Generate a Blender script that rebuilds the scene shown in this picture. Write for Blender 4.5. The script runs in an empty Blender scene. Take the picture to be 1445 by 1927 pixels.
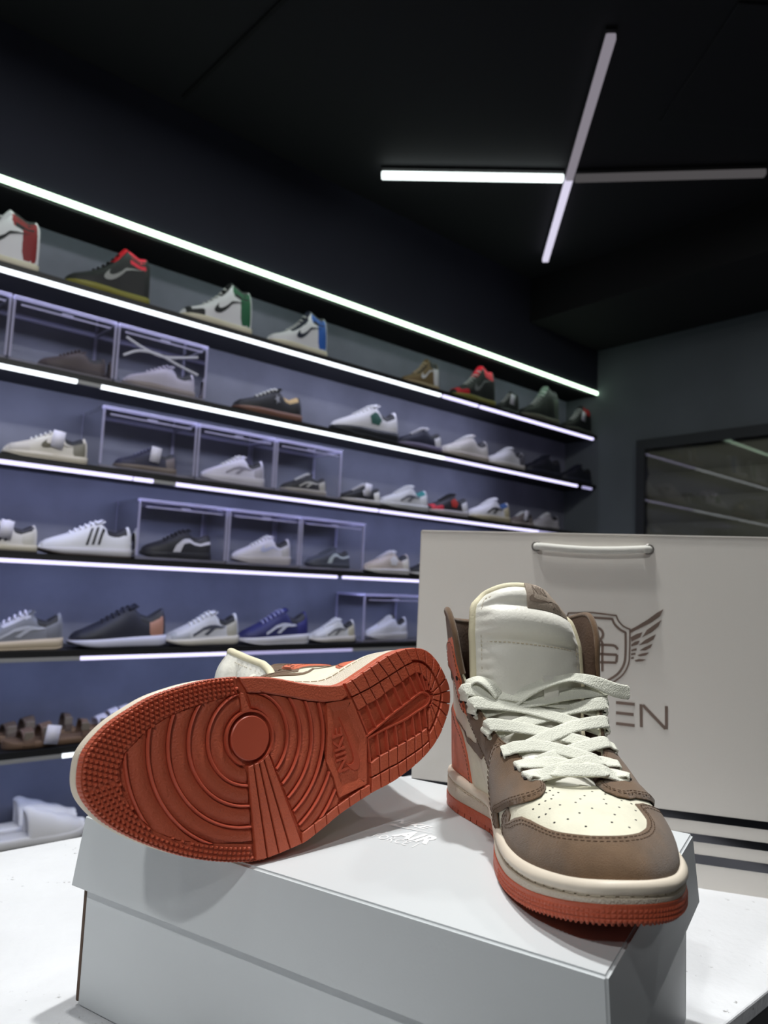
import bpy, bmesh, math, random
import numpy as np
from mathutils import Vector, Matrix
from mathutils.geometry import delaunay_2d_cdt
random.seed(4)
SC=bpy.context.scene; COL=SC.collection
# ------------------------------------------------------------------ camera, world, lights, exposure
CAMZ=1.24; F=1380.0; IW,IH=1445.0,1927.0
_roll=math.atan(.044); _p=math.atan((1101-IH/2)*math.cos(_roll)/F)
CW=np.array([0,math.cos(_p),math.sin(_p)]); _r0=np.array([1.,0,0]); _u0=np.cross(_r0,CW)
CR=math.cos(_roll)*_r0+math.sin(_roll)*_u0; CU=-math.sin(_roll)*_r0+math.cos(_roll)*_u0
CAM0=np.array([0,0,CAMZ])
cd=bpy.data.cameras.new('camera'); cam=bpy.data.objects.new('camera',cd); COL.objects.link(cam)
cam.matrix_world=Matrix(((CR[0],CU[0],-CW[0],0),(CR[1],CU[1],-CW[1],0),(CR[2],CU[2],-CW[2],CAMZ),(0,0,0,1)))
cd.sensor_fit='VERTICAL'; cd.sensor_height=36; cd.lens=36*F/IH; cd.clip_start=.02
cd.dof.use_dof=True; cd.dof.focus_distance=.49; cd.dof.aperture_fstop=10.5
SC.camera=cam
wd=bpy.data.worlds.new('world'); SC.world=wd; wd.use_nodes=True
wd.node_tree.nodes['Background'].inputs[0].default_value=(.10,.11,.14,1); wd.node_tree.nodes['Background'].inputs[1].default_value=.0
SC.view_settings.view_transform='Standard'; SC.view_settings.look='None'; SC.view_settings.gamma=1
SC.view_settings.use_curve_mapping=False; SC.view_settings.exposure=0.0
SC.cycles.max_bounces=8; SC.cycles.transparent_max_bounces=24; SC.cycles.caustics_reflective=False; SC.cycles.caustics_refractive=False
SC.cycles.use_denoising=True
DA=np.array([.756,.6545,0]); NB=np.array([.6545,-.756,0])      # along the shelf wall / out of it into the room
def RM(a,b,z): return DA*a+NB*b+np.array([0,0,z])
def ray(x,y): return (x-IW/2)/F*CR-(y-IH/2)/F*CU+CW
def on_z(x,y,z): v=ray(x,y); return CAM0+v*((z-CAMZ)/v[2])
def on_b(x,y,b): v=ray(x,y); return CAM0+v*(b/(NB@v))
def on_a(x,y,a): v=ray(x,y); return CAM0+v*(a/(DA@v))
def a_at(x,z,b):                       # along-wall coordinate of image column x at height z on the plane b
    lo,hi=-2.0,8.0
    for _ in range(60):
        m=(lo+hi)/2; P=RM(m,b,z)-CAM0; w=P@CW
        px=IW/2+F*(P@CR)/w if w>.01 else -1e9
        if px<x: lo=m
        else: hi=m
    return (lo+hi)/2
def area(name,loc,rotz,sx,sy,power,color=(1,1,1),tilt=0,spread=math.pi):
    l=bpy.data.lights.new(name,'AREA'); l.shape='RECTANGLE'; l.size=sx; l.size_y=sy; l.energy=power; l.color=color; l.spread=spread
    o=bpy.data.objects.new(name,l); COL.objects.link(o); o.location=loc; o.rotation_euler=(tilt,0,rotz); return o
CEIL=CAMZ+1.55
# ceiling spots of the shop: two over the counter, two further into the room on the right, two behind the photographer
for _x,_y,_p,_s in ((.06,.74,18,.07),(-.30,.62,8,.07),(1.10,1.52,5.5,.09),(.62,1.50,4.5,.08),(-.60,-.95,13.5,.09),(.25,-1.5,5.5,.12)):
    area('ceiling_spot_light',(_x,_y,CEIL-.07),0,_s,_s,_p*1.18,(.99,1,.99))
# light tape under the front edge of each shelf, throwing its light down and back on to the niche wall
RZ=[1.09,.832,.560,.294,.0225,-.2515,-.526,-.80]          # light strip rows above/below the camera's height
BF=-2.216; BN=-2.42; AE=3.425; A0=-2.6; B1=2.6
for _r,(_z,_w,_c) in enumerate(zip(RZ[:7],(10,5.2,4.9,4.7,4.4,4.0,3.0),((.76,.95,.84),(.70,.74,1),(.64,.69,1),(.56,.62,1),(.52,.60,1),(.50,.60,1),(.50,.60,1)))):
    _e=AE-(.06 if _r==0 else .72)
    area('shelf_tape_light',RM((A0+_e)/2,BF-.012,CAMZ+_z-.010),math.atan2(.6545,.756),_e-A0,.008,_w,_c,tilt=math.radians(58 if _r==0 else 36))
# ------------------------------------------------------------------ helpers
def lin(c):
    c=[v/255 for v in c[:3]]
    return tuple(v/12.92 if v<=.04045 else ((v+.055)/1.055)**2.4 for v in c)+(1,)
def obj(name,verts,faces,mat=None,parent=None,smooth=True,kind=None,label=None):
    me=bpy.data.meshes.new(name); me.from_pydata([tuple(map(float,v)) for v in verts],[],[tuple(map(int,f)) for f in faces])
    if smooth: me.polygons.foreach_set('use_smooth',[True]*len(me.polygons))
    me.update()
    o=bpy.data.objects.new(name,me); COL.objects.link(o)
    if mat is not None: me.materials.append(mat)
    if parent is not None: o.parent=parent
    if kind: o['kind']=kind
    if label: o['label']=label
    return o
def thing(name,label,cat,group=None,M=None):
    o=bpy.data.objects.new(name,None); COL.objects.link(o); o.empty_display_size=.05
    if M is not None: o.matrix_world=M
    o['label']=label; o['category']=cat
    if group: o['group']=group
    return o
def tag(o,label,cat,group=None):
    o['label']=label; o['category']=cat
    if group: o['group']=group
    return o
def flat(o,ang=40):
    o.data.set_sharp_from_angle(angle=math.radians(ang)) if hasattr(o.data,'set_sharp_from_angle') else None
    return o
class MB:
    def __init__(s): s.v=[]; s.f=[]
    def add(s,v,f):
        n=len(s.v); s.v+=[tuple(p) for p in v]; s.f+=[tuple(i+n for i in q) for q in f]
    def box(s,c,sx,sy,sz,ax=None):
        A=np.eye(3) if ax is None else np.asarray(ax,float)   # rows = axes
        c=np.asarray(c,float); V=[]
        for i in (-1,1):
            for j in (-1,1):
                for k in (-1,1): V.append(c+A[0]*i*sx/2+A[1]*j*sy/2+A[2]*k*sz/2)
        s.add(V,[(0,1,3,2),(4,6,7,5),(0,4,5,1),(2,3,7,6),(0,2,6,4),(1,5,7,3)])
    def bevbox(s,c,sx,sy,sz,bv,ax=None):
        bm=bmesh.new(); bmesh.ops.create_cube(bm,size=1); 
        for v in bm.verts: v.co=Vector((v.co.x*sx,v.co.y*sy,v.co.z*sz))
        bmesh.ops.bevel(bm,geom=list(bm.edges)+list(bm.verts),offset=bv,segments=2,affect='EDGES',profile=.5)
        A=np.eye(3) if ax is None else np.asarray(ax,float)
        c=np.asarray(c,float); bm.verts.index_update()
        s.add([c+A[0]*v.co.x+A[1]*v.co.y+A[2]*v.co.z for v in bm.verts],[[v.index for v in f.verts] for f in bm.faces]); bm.free()
    def tube(s,P,r,n=10,cap=True):
        P=np.asarray(P,float); R=np.broadcast_to(np.asarray(r,float),(len(P),)); T=np.gradient(P,axis=0); T/=np.linalg.norm(T,axis=1)[:,None]+1e-12
        up=np.array([0,0,1.]) if abs(T[0][2])<.9 else np.array([1.,0,0]); V=[];u=np.cross(T[0],up);u/=np.linalg.norm(u)
        for i in range(len(P)):
            u=u-T[i]*(u@T[i]); u/=np.linalg.norm(u)+1e-12; w=np.cross(T[i],u)
            for j in range(n):
                t=2*math.pi*j/n; V.append(P[i]+R[i]*(math.cos(t)*u+math.sin(t)*w))
        Fc=[(i*n+j,i*n+(j+1)%n,(i+1)*n+(j+1)%n,(i+1)*n+j) for i in range(len(P)-1) for j in range(n)]
        if cap: Fc+=[tuple(range(n))[::-1],tuple((len(P)-1)*n+j for j in range(n))]
        s.add(V,Fc)
    def build(s,name,mat,parent=None,smooth=False,kind=None,label=None): return obj(name,s.v,s.f,mat,parent,smooth,kind,label)
def inside(P,poly):
    P=np.atleast_2d(P); poly=np.asarray(poly,float); x,y=P[:,0],P[:,1]; r=np.zeros(len(P),bool)
    x1,y1=poly[:,0],poly[:,1]; x2,y2=np.roll(x1,-1),np.roll(y1,-1)
    for a,b,c,d in zip(x1,y1,x2,y2):
        m=((b>y)!=(d>y)); 
        with np.errstate(divide='ignore',invalid='ignore'): m&=x<(c-a)*(y-b)/(d-b+1e-30)+a
        r^=m
    return r
def dens(poly,step,closed=True):
    poly=[np.asarray(p,float) for p in poly]; out=[]; n=len(poly)
    for i in range(n if closed else n-1):
        a,b=poly[i],poly[(i+1)%n]; m=max(1,int(round(np.linalg.norm(b-a)/step)))
        for k in range(m): out.append(a+(b-a)*k/m)
    if not closed: out.append(poly[-1])
    return np.array(out)
def ccw(poly):
    p=np.asarray(poly,float); q=np.roll(p,-1,0)
    return p if (p[:,0]*q[:,1]-q[:,0]*p[:,1]).sum()>0 else p[::-1]
def inset_poly(poly,d):
    p=ccw(poly); a=p-np.roll(p,1,0); b=np.roll(p,-1,0)-p
    a/=np.linalg.norm(a,axis=1)[:,None]+1e-9; b/=np.linalg.norm(b,axis=1)[:,None]+1e-9
    na=np.stack([-a[:,1],a[:,0]],1); nb=np.stack([-b[:,1],b[:,0]],1); m=na+nb
    l=(m*m).sum(1)/2; m=m/np.maximum(l,.35)[:,None]
    return p+m*d
def cdt(poly,grid):
    """triangulate a simple polygon with an interior grid: (verts2d, tris, number of boundary verts)"""
    p=ccw(poly); n=len(p); lo,hi=p.min(0),p.max(0)
    pts=[]
    if grid:
        gx=np.arange(lo[0]+grid/2,hi[0],grid); gy=np.arange(lo[1]+grid/2,hi[1],grid)
        if len(gx) and len(gy):
            G=np.stack(np.meshgrid(gx,gy),-1).reshape(-1,2); G=G[inside(G,p)]
            if len(G):
                D=np.sqrt(((G[:,None]-p[None])**2).sum(-1)).min(1); pts=list(G[D>grid*.45])
    V=[Vector(q) for q in p]+[Vector(q) for q in pts]
    vo,_,fo,ov,_,_=delaunay_2d_cdt(V,[(i,(i+1)%n) for i in range(n)],[list(range(n))],1,1e-7)
    V2=np.array([v[:] for v in vo]); src=[o[0] if o else -1 for o in ov]
    return V2,[tuple(f) for f in fo],src,n
# ------------------------------------------------------------------ materials
def mat(name,col,rough=.5,metal=0,bump=None,var=None,spec=None,sheen=0,emit=None,alpha=None,trans=0,coat=0):
    """bump=(scale,strength[,kind]); var=(scale,amount) colour mottling of the thing itself"""
    m=bpy.data.materials.new(name); m.use_nodes=True; nt=m.node_tree; N=nt.nodes; b=N['Principled BSDF']
    c=lin(col) if max(col)>1 else tuple(col)+(1,)
    b.inputs['Base Color'].default_value=c; b.inputs['Roughness'].default_value=rough; b.inputs['Metallic'].default_value=metal
    if spec is not None: b.inputs['Specular IOR Level'].default_value=spec
    if sheen: b.inputs['Sheen Weight'].default_value=sheen; b.inputs['Sheen Roughness'].default_value=.5
    if coat: b.inputs['Coat Weight'].default_value=coat; b.inputs['Coat Roughness'].default_value=.25
    if trans: b.inputs['Transmission Weight'].default_value=trans
    if emit: b.inputs['Emission Color'].default_value=tuple(emit[0])+(1,); b.inputs['Emission Strength'].default_value=emit[1]
    if alpha is not None: b.inputs['Alpha'].default_value=alpha
    tc=N.new('ShaderNodeTexCoord')
    if var:
        nz=N.new('ShaderNodeTexNoise'); nz.inputs['Scale'].default_value=var[0]; nz.inputs['Detail'].default_value=5
        nt.links.new(tc.outputs['Object'],nz.inputs['Vector'])
        mx=N.new('ShaderNodeMix'); mx.data_type='RGBA'; lo=tuple(max(0,v*(1-var[1])) for v in c[:3])+(1,); hi=tuple(min(1,v*(1+var[1])) for v in c[:3])+(1,)
        rp=N.new('ShaderNodeMapRange'); rp.inputs[1].default_value=.3; rp.inputs[2].default_value=.7
        nt.links.new(nz.outputs['Fac'],rp.inputs[0]); nt.links.new(rp.outputs[0],mx.inputs['Factor'])
        mx.inputs[6].default_value=lo; mx.inputs[7].default_value=hi; nt.links.new(mx.outputs[2],b.inputs['Base Color'])
    if bump:
        k=bump[2] if len(bump)>2 else 'noise'
        if k=='noise': t=N.new('ShaderNodeTexNoise'); t.inputs['Scale'].default_value=bump[0]; t.inputs['Detail'].default_value=3; o=t.outputs['Fac']
        elif k=='voro': t=N.new('ShaderNodeTexVoronoi'); t.inputs['Scale'].default_value=bump[0]; o=t.outputs['Distance']
        elif k in 'XYZ':
            t=N.new('ShaderNodeTexWave'); t.inputs['Scale'].default_value=bump[0]; t.bands_direction=k; t.inputs['Distortion'].default_value=.6; o=t.outputs['Fac']
        nt.links.new(tc.outputs['Object'],t.inputs['Vector'])
        bp=N.new('ShaderNodeBump'); bp.inputs['Strength'].default_value=bump[1]; bp.inputs['Distance'].default_value=.001
        nt.links.new(o,bp.inputs['Height']); nt.links.new(bp.outputs['Normal'],b.inputs['Normal'])
    return m
def emis(name,col,s):
    m=bpy.data.materials.new(name); m.use_nodes=True; nt=m.node_tree; nt.nodes.remove(nt.nodes['Principled BSDF'])
    e=nt.nodes.new('ShaderNodeEmission'); e.inputs[0].default_value=tuple(col)+(1,); e.inputs[1].default_value=s
    nt.links.new(e.outputs[0],nt.nodes['Material Output'].inputs[0]); return m
def clear(name,tint,a,rough=.12):
    """clear plastic: mostly see-through, a little milky, glossy by Fresnel"""
    m=bpy.data.materials.new(name); m.use_nodes=True; nt=m.node_tree; N=nt.nodes; N.remove(N['Principled BSDF'])
    tr=N.new('ShaderNodeBsdfTransparent'); tr.inputs[0].default_value=(1,1,1,1)
    df=N.new('ShaderNodeBsdfDiffuse'); df.inputs[0].default_value=tuple(tint)+(1,)
    tl=N.new('ShaderNodeBsdfTranslucent'); tl.inputs[0].default_value=tuple(tint)+(1,)
    gl=N.new('ShaderNodeBsdfGlossy'); gl.inputs[1].default_value=rough
    ad=N.new('ShaderNodeMixShader'); ad.inputs[0].default_value=.5; mx=N.new('ShaderNodeMixShader'); mx.inputs[0].default_value=a
    fr=N.new('ShaderNodeFresnel'); fr.inputs[0].default_value=1.12; m2=N.new('ShaderNodeMixShader')
    L=nt.links.new; L(df.outputs[0],ad.inputs[1]); L(tl.outputs[0],ad.inputs[2]); L(tr.outputs[0],mx.inputs[1]); L(ad.outputs[0],mx.inputs[2])
    L(fr.outputs[0],m2.inputs[0]); L(mx.outputs[0],m2.inputs[1]); L(gl.outputs[0],m2.inputs[2]); L(m2.outputs[0],N['Material Output'].inputs[0]); return m
def crom(P,n,closed=False):
    """Catmull-Rom through P (N,d), n samples uniform in arclength"""
    P=np.asarray(P,float)
    if closed: Q=np.vstack([P[-1],P,P[0],P[1]])
    else: Q=np.vstack([2*P[0]-P[1],P,2*P[-1]-P[-2]])
    out=[]
    m=len(Q)-3
    for i in range(m):
        p0,p1,p2,p3=Q[i:i+4]
        t=np.linspace(0,1,16,endpoint=False)[:,None]
        out.append(.5*((2*p1)+(-p0+p2)*t+(2*p0-5*p1+4*p2-p3)*t*t+(-p0+3*p1-3*p2+p3)*t**3))
    out=np.vstack(out+[Q[-2][None]])
    d=np.r_[0,np.cumsum(np.linalg.norm(np.diff(out,axis=0),axis=1))]
    s=np.linspace(0,d[-1],n,endpoint=not closed)
    return np.stack([np.interp(s,d,out[:,j]) for j in range(out.shape[1])],1)
MED=np.array([(270.4,13),(269,24),(264.9,32.9),(253.7,42.3),(240,48.5),(225.3,52.8),(200.2,54.5),(177.4,52.2),(155.3,47.6),(131,38.8),(112.6,33.5),(98.3,32.2),(78.5,37.0),(54.1,43.4),(33,44.3),(17.2,39.7),(6.3,27.4),(0,8.1)],float)
LAT=np.array([(270.4,13),(267.5,3.2),(259.5,-8.5),(244.6,-22.1),(223.9,-36.4),(199.4,-47.7),(175.5,-54.1),(152.8,-54.5),(135.7,-51),(119.6,-46.8),(94.9,-42.9),(68.3,-40.5),(40.7,-33.8),(21.1,-23.9),(9,-12),(3.7,-4.7),(0,8.1)],float)
OUTL=crom(np.vstack([MED,LAT[1:-1][::-1]]),400,closed=True)   # CCW seen from above? starts at the toe, medial first
def normals2(L):
    t=np.roll(L,-1,0)-np.roll(L,1,0); t/=np.linalg.norm(t,axis=1)[:,None]
    n=np.stack([t[:,1],-t[:,0]],1)
    c=L.mean(0)
    if ((L-c)*n).sum()<0: n=-n
    return n
OUTN=normals2(OUTL)
def inset(d): return OUTL-OUTN*d
def mid_top(x): 
    return 27-7*np.clip((np.asarray(x)-60)/200,0,1)
def waist(L):          # the inner side of the midsole flares out over the narrow arch
    return np.interp(L[:,0],[40,75,100,125,160],[0,.8,1,.8,0])*(L[:,1]>15)
def spring(x):
    x=np.asarray(x,float); return 15*(np.maximum(x-170,0)/100)**2
# (x on chain, T.x, T.dy, T.z, out1, up1, out2, up2)
KN=[(270.4,176, 0,48, 2,15, 38,4),
 (258,176, 4,48, 2,15, 34,5),
 (240,176, 8,48, 2,15, 26,6),
 (215,174,13,48.5, 2,15, 20,7),
 (190,168,16,51, 2,15, 17,6),
 (170,158,19,56, 2,16, 15,3),
 (150,146,24,62, 2,18, 13,0),
 (130,132,30,71, 3,20, 8,-6),
 (115,117,36,82, 4,24, 4,-14),
 (102,106,41,92, 4,28, 1,-20),
 (94,99,45,102, 4,30, -2,-24),
 (88,97,49,117, 4,32, -4,-30),
 (82,95,52,133, 4,34, -6,-38),
 (76,88,54,145, 4,36, -7,-42),
 (66,75,54,149, 3,36, -7,-44),
 (48,54,49,145, 3,36, -6,-44),
 (28,30,39,140, 3,36, -5,-44),
 (12,12,25,138, 3,36, -4,-44),
 (0,2,0,137, 3,36, -3,-44)]
CY=[6,6,5,4,4,4,3,3,3,3,4,6,7,8,7,6,6,6,6]
DM=[0,0,2,4,4,4,5,5,5,5,4,2,1,0,0,0,0,0,0]
NK=len(KN)-1
LAST_DX=0.0
def _build():
    B=inset(5.0); Bn=OUTN
    n=len(B); half=None
    # heel index: farthest from start with min x
    hi=int(np.argmin(OUTL[:,0]))
    sides={}
    for sg in (1,-1):
        idx=list(range(0,hi+1)) if sg>0 else [0]+list(range(n-1,hi-1,-1))
        xs=OUTL[idx,0]; 
        ctrl=[]
        for k,(x,tx,dy,tz,a,b,c,e) in enumerate(KN):
            j=idx[int(np.argmin(np.abs(xs-x)))]
            p=B[j]; nn=Bn[j]; w_=float(np.interp(k,[5,7,8,12,14,15],[0,.8,1,1,.3,0])) if sg>0 else 0.; p=p+nn*6*w_; a=a+4.5*w_
            if k==0: nn=np.array([1.,0])
            if k==NK: nn=np.array([-1.,0])
            z0=float(mid_top(OUTL[j,0]))-2
            q_=LAST_DX*min(1,max(0,(k-7.5)/4)); tx=tx-q_; dy=dy-(.62 if sg>0 else .1)*q_
            T=np.array([tx,CY[k]+sg*(dy+DM[k]),tz+(4 if k<5 else 2 if k<7 else 0)])
            o=np.array([nn[0],nn[1],0.])
            P0=np.array([p[0],p[1],z0]); P1=P0+o*a+np.array([0,0,b])
            P2=T+o*c+np.array([0,0,e])
            ctrl.append(np.r_[P0,P1,P2,T])
        sides[sg]=np.array(ctrl)
    allc=np.vstack([sides[-1][:0:-1],sides[1]])   # k=-NK..NK
    # dense catmull in k
    Q=np.vstack([sides[1][NK-1][None],allc,sides[-1][NK-1][None]])
    D=[]
    S=10
    for i in range(len(allc)-1):
        p0,p1,p2,p3=Q[i:i+4]; t=np.linspace(0,1,S,endpoint=False)[:,None]
        D.append(.5*((2*p1)+(-p0+p2)*t+(2*p0-5*p1+4*p2-p3)*t*t+(-p0+3*p1-3*p2+p3)*t**3))
    D=np.vstack(D+[allc[-1][None]])
    return np.linspace(-NK,NK,len(D)),D
CK,CD=_build()
def surf(k,v):
    k=np.atleast_1d(np.asarray(k,float)); v=np.atleast_1d(np.asarray(v,float))
    k,v=np.broadcast_arrays(k,v)
    k=np.where(k>NK,k-2*NK,np.where(k<-NK,k+2*NK,k))
    C=np.stack([np.interp(k,CK,CD[:,j]) for j in range(12)],-1)
    v=v[...,None]; w=1-v
    return w**3*C[...,0:3]+3*w*w*v*C[...,3:6]+3*w*v*v*C[...,6:9]+v**3*C[...,9:12]
def surfn(k,v):
    k=np.asarray(k,float);v=np.asarray(v,float)
    e=.05
    du=surf(k+e,v)-surf(k-e,v); dv=surf(k,np.minimum(v+.01,1))-surf(k,np.maximum(v-.01,0))
    n=np.cross(dv,du); l=np.linalg.norm(n,axis=-1)[...,None]
    n=n/np.maximum(l,1e-9)
    return -n
def off(k,v,d):
    p=surf(k,v)+surfn(k,v)*d
    return p
# ------------------------------------------------------------------ the room
M_wall=mat('navy wall paint',(42,45,58),.85,bump=(60,.15),var=(2.5,.12))
M_niche=mat('grey plaster',(118,120,134),.9,bump=(40,.25),var=(5,.16))
M_ceil=mat('black ceiling paint',(11,12,17),.8,var=(1.5,.15))
M_black=mat('black laminate',(14,14,16),.55)
M_beam=mat('matt black paint',(4,4,5),.9)
M_back=mat('dark grey wall paint',(92,98,102),.85,bump=(60,.1),var=(3,.1))
M_floor=mat('grey concrete floor',(120,120,122),.7,bump=(30,.3),var=(6,.15))
def quadbox(name,a0,a1,b0,b1,z0,z1,m,parent=None,kind=None,bevel=0):
    mb=MB(); c=RM((a0+a1)/2,(b0+b1)/2,(z0+z1)/2); ax=[DA,NB,(0,0,1)]
    if bevel: mb.bevbox(c,abs(a1-a0),abs(b1-b0),abs(z1-z0),bevel,ax)
    else: mb.box(c,abs(a1-a0),abs(b1-b0),abs(z1-z0),ax)
    return mb.build(name,m,parent,kind=kind)
ZT=CAMZ
quadbox('floor',A0,AE,BN,B1,-.05,0,M_floor,kind='structure')
ceil=quadbox('ceiling',A0,AE,BN,B1,CEIL,CEIL+.05,M_ceil,kind='structure')
wl=quadbox('wall_left',A0,AE,BN-.06,BN,0,CEIL,M_niche,kind='structure')
up=quadbox('trim_1',A0,AE,BN,BF-.004,ZT+RZ[0]+.012,CEIL,M_wall,kind='structure')       # bulkhead over the shelf niche
quadbox('wall_back',AE,AE+.06,BN,B1,0,CEIL,M_back,kind='structure')
quadbox('wall_right',A0,AE,B1,B1+.06,0,CEIL,M_back,kind='structure')
quadbox('wall_front',A0-.06,A0,BN,B1,0,CEIL,M_back,kind='structure')
quadbox('trim_2',AE-.6,AE,BF-.004,B1,ZT+1.33,CEIL,M_beam,kind='structure')             # dropped beam along the back wall
# joint between two ceiling boards, and a flush access hatch
P0=on_z(345,182,CEIL); P1=on_z(560,-28,CEIL); d=(P1-P0)/np.linalg.norm(P1-P0); n=np.cross(d,(0,0,1))
mb=MB(); mb.box((P0+d*1.5)+np.array([0,0,-.004]),3.0,.012,.008,[d,n,(0,0,1)]); mb.build('ceiling_joint',M_beam,ceil)
hc=[on_z(1240,228,CEIL),on_z(1460,243,CEIL),on_z(1452,335,CEIL)]; mb=MB()
e1=hc[1]-hc[0]; e1/=np.linalg.norm(e1); e2=np.cross((0,0,1),e1)
mb.bevbox(hc[0]+e1*.3+e2*-.25+np.array([0,0,-.004]),.6,.5,.008,.003,[e1,e2,(0,0,1)]); mb.build('access_hatch',M_ceil,ceil)
# roller door in the back wall
M_door=mat('olive steel slats',(104,105,92),.6,metal=.1); M_jamb=mat('dark steel frame',(48,50,52),.5,metal=.3)
D0=on_a(1205,980,AE); D1=on_a(1222,848,AE); bd=float(NB@(D1-CAM0)); zd=D1[2]; bj=float(NB@(D0-CAM0))
door=thing('door_1','','door'); del door['label']; del door['category']; door['kind']='structure'
quadbox('door_frame',AE-.05,AE,bj,bd,0,zd+.05,M_jamb,door); quadbox('door_frame',AE-.05,AE,bd,2.5,zd,zd+.05,M_jamb,door); quadbox('door_frame',AE-.05,AE,2.45,2.5,0,zd,M_jamb,door)
mb=MB(); sl=.125; prof=[(0,0),(.006,.012),(.013,.04),(.014,.0625),(.013,.085),(.006,.113),(0,.125)]
V=[];Fa=[]
for dep,h in prof:
    for bb in (bd,2.45): V.append(DA*(AE-.008-dep)+NB*bb+np.array([0,0,h]))
Fa=[(2*i,2*i+1,2*i+3,2*i+2) for i in range(len(prof)-1)]
first=None; z=zd-sl
while z>0:
    if first is None: first=obj('slat',[v+np.array([0,0,0]) for v in V],Fa,M_door,door); first.location=(0,0,z)
    else: o=first.copy(); COL.objects.link(o); o.parent=door; o.location=(0,0,z)
    z-=sl
# glazed leaf in front of the slats: it mirrors the shelf lights
def glass(name):
    m=bpy.data.materials.new(name); m.use_nodes=True; nt=m.node_tree; N=nt.nodes; N.remove(N['Principled BSDF'])
    tr=N.new('ShaderNodeBsdfTransparent'); gl=N.new('ShaderNodeBsdfGlossy'); gl.inputs[1].default_value=.01; fr=N.new('ShaderNodeFresnel'); fr.inputs[0].default_value=1.42; mx=N.new('ShaderNodeMixShader')
    nt.links.new(fr.outputs[0],mx.inputs[0]); nt.links.new(tr.outputs[0],mx.inputs[1]); nt.links.new(gl.outputs[0],mx.inputs[2]); nt.links.new(mx.outputs[0],N['Material Output'].inputs[0]); return m
quadbox('glass_pane',AE-.046,AE-.041,bd+.001,2.449,.002,zd-.001,glass('door glass'),door)
# ---- shelves and their light strips
LEDW=(.80,.78,1.0)
M_led=emis('violet white strip',(.70,.66,1.0),1.7); M_led2=emis('white strip',(.88,.94,1.0),2.4); M_ledtop=emis('greenish white strip',(.72,1.0,.74),3.4); M_leddim=emis('dim strip',(.55,.52,.86),.8)
M_unlit=mat('unlit strip diffuser',(150,150,150),.5)
def strip(par,row,x0,x1,m,a0=None,a1=None):
    z=ZT+RZ[row]
    if a0 is None: a0=a_at(x0,z,BF)
    if a1 is None: a1=a_at(x1,z,BF)
    a1=min(a1,AE-.004)
    quadbox('light_strip',a0,a1,BF-.008,BF+.004,z-(.0055 if row else .0085),z+(.0055 if row else .0085),m,par)
names=['top','second','third','fourth','fifth','sixth','seventh','eighth']
SEG={0:[(None,1127,M_ledtop)],
 1:[(None,829,M_led2),(834,899,M_led),(904,1116,M_led)],
 2:[(None,145,M_led2),(145,190,M_unlit),(190,835,M_led2),(835,1086,M_led),(1097,1113,M_leddim)],
 3:[(None,249,M_led),(253,288,M_led),(288,330,M_unlit),(330,711,M_led),(716,1012,M_led),(1012,1118,M_leddim)],
 4:[(None,634,M_led),(646,790,M_led),(795,1118,M_leddim)],
 5:[(None,150,M_unlit),(150,440,M_led),(440,662,M_leddim),(662,1118,M_unlit)],
 6:[(None,116,M_unlit),(116,158,M_led2),(158,700,M_led),(700,1118,M_unlit)],
 7:[(None,1118,M_unlit)]}
for r in range(1,8):
    sh=thing('wall_shelf','%s black shelf from the top of the lit niche with light strip'%names[r-1],'shelf','black shelves in the lit niche',Matrix.Translation(RM(0,BF,ZT+RZ[r])))
    off=Matrix.Translation(-RM(0,BF,ZT+RZ[r]))
    ch=[quadbox('board',A0+.004,AE-.004,BN,BF,ZT+RZ[r]+.0056,ZT+RZ[r]+.024,M_black)]
    for x0,x1,m in SEG[r]: strip(None,r,x0,x1,m,a0=A0+.005 if x0 is None else None)
    for o in [o for o in COL.objects if o.parent is None and o.name.startswith('light_strip')]+ch:
        o.parent=sh; o.data.transform(off)
cl=thing('strip_light','greenish white light strip along the top edge of the shelf niche','light',M=Matrix.Translation(RM(0,BF,ZT+RZ[0])))
off=Matrix.Translation(-RM(0,BF,ZT+RZ[0]))
strip(None,0,None,1127,M_ledtop,a0=A0+.005)
c2=quadbox('channel',A0+.004,AE-.004,BN+.001,BF-.0045,ZT+RZ[0]-.012,ZT+RZ[0]+.0118,M_beam)
for o in [o for o in COL.objects if o.parent is None and o.name.startswith('light_strip')]+[c2]: o.parent=cl; o.data.transform(off)
# ---- the crossed ceiling light in view
XC=on_z(1071,336,CEIL-.03); xl=thing('ceiling_light','crossed light bars on the black ceiling, left arm brightest','light',M=Matrix.Translation(XC))
for (px,py),col,s in [((718,330),(.90,1,.98),2.2),((1440,326),(.62,.58,.60),.12),((1150,68),(.68,.62,.72),.34),((1026,490),(.84,.80,1),.85)]:
    E=on_z(px,py,CEIL-.03); v=E-XC; L=np.linalg.norm(v); v/=L; s0=.0215 if py in(330,326) else 0
    mb=MB(); mb.bevbox(v*(s0+(L-s0)/2),L-s0,.028,.022,.004,[v,np.cross((0,0,1),v),(0,0,1)]); mb.build('light_bar',emis('bar %d'%px,col,s),xl)
    mb=MB(); mb.box(v*(s0+(L-s0)/2)+np.array([0,0,.0249]),L-s0,.03,.0096,[v,np.cross((0,0,1),v),(0,0,1)]); mb.build('mounting_rail',M_beam,xl)
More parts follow.
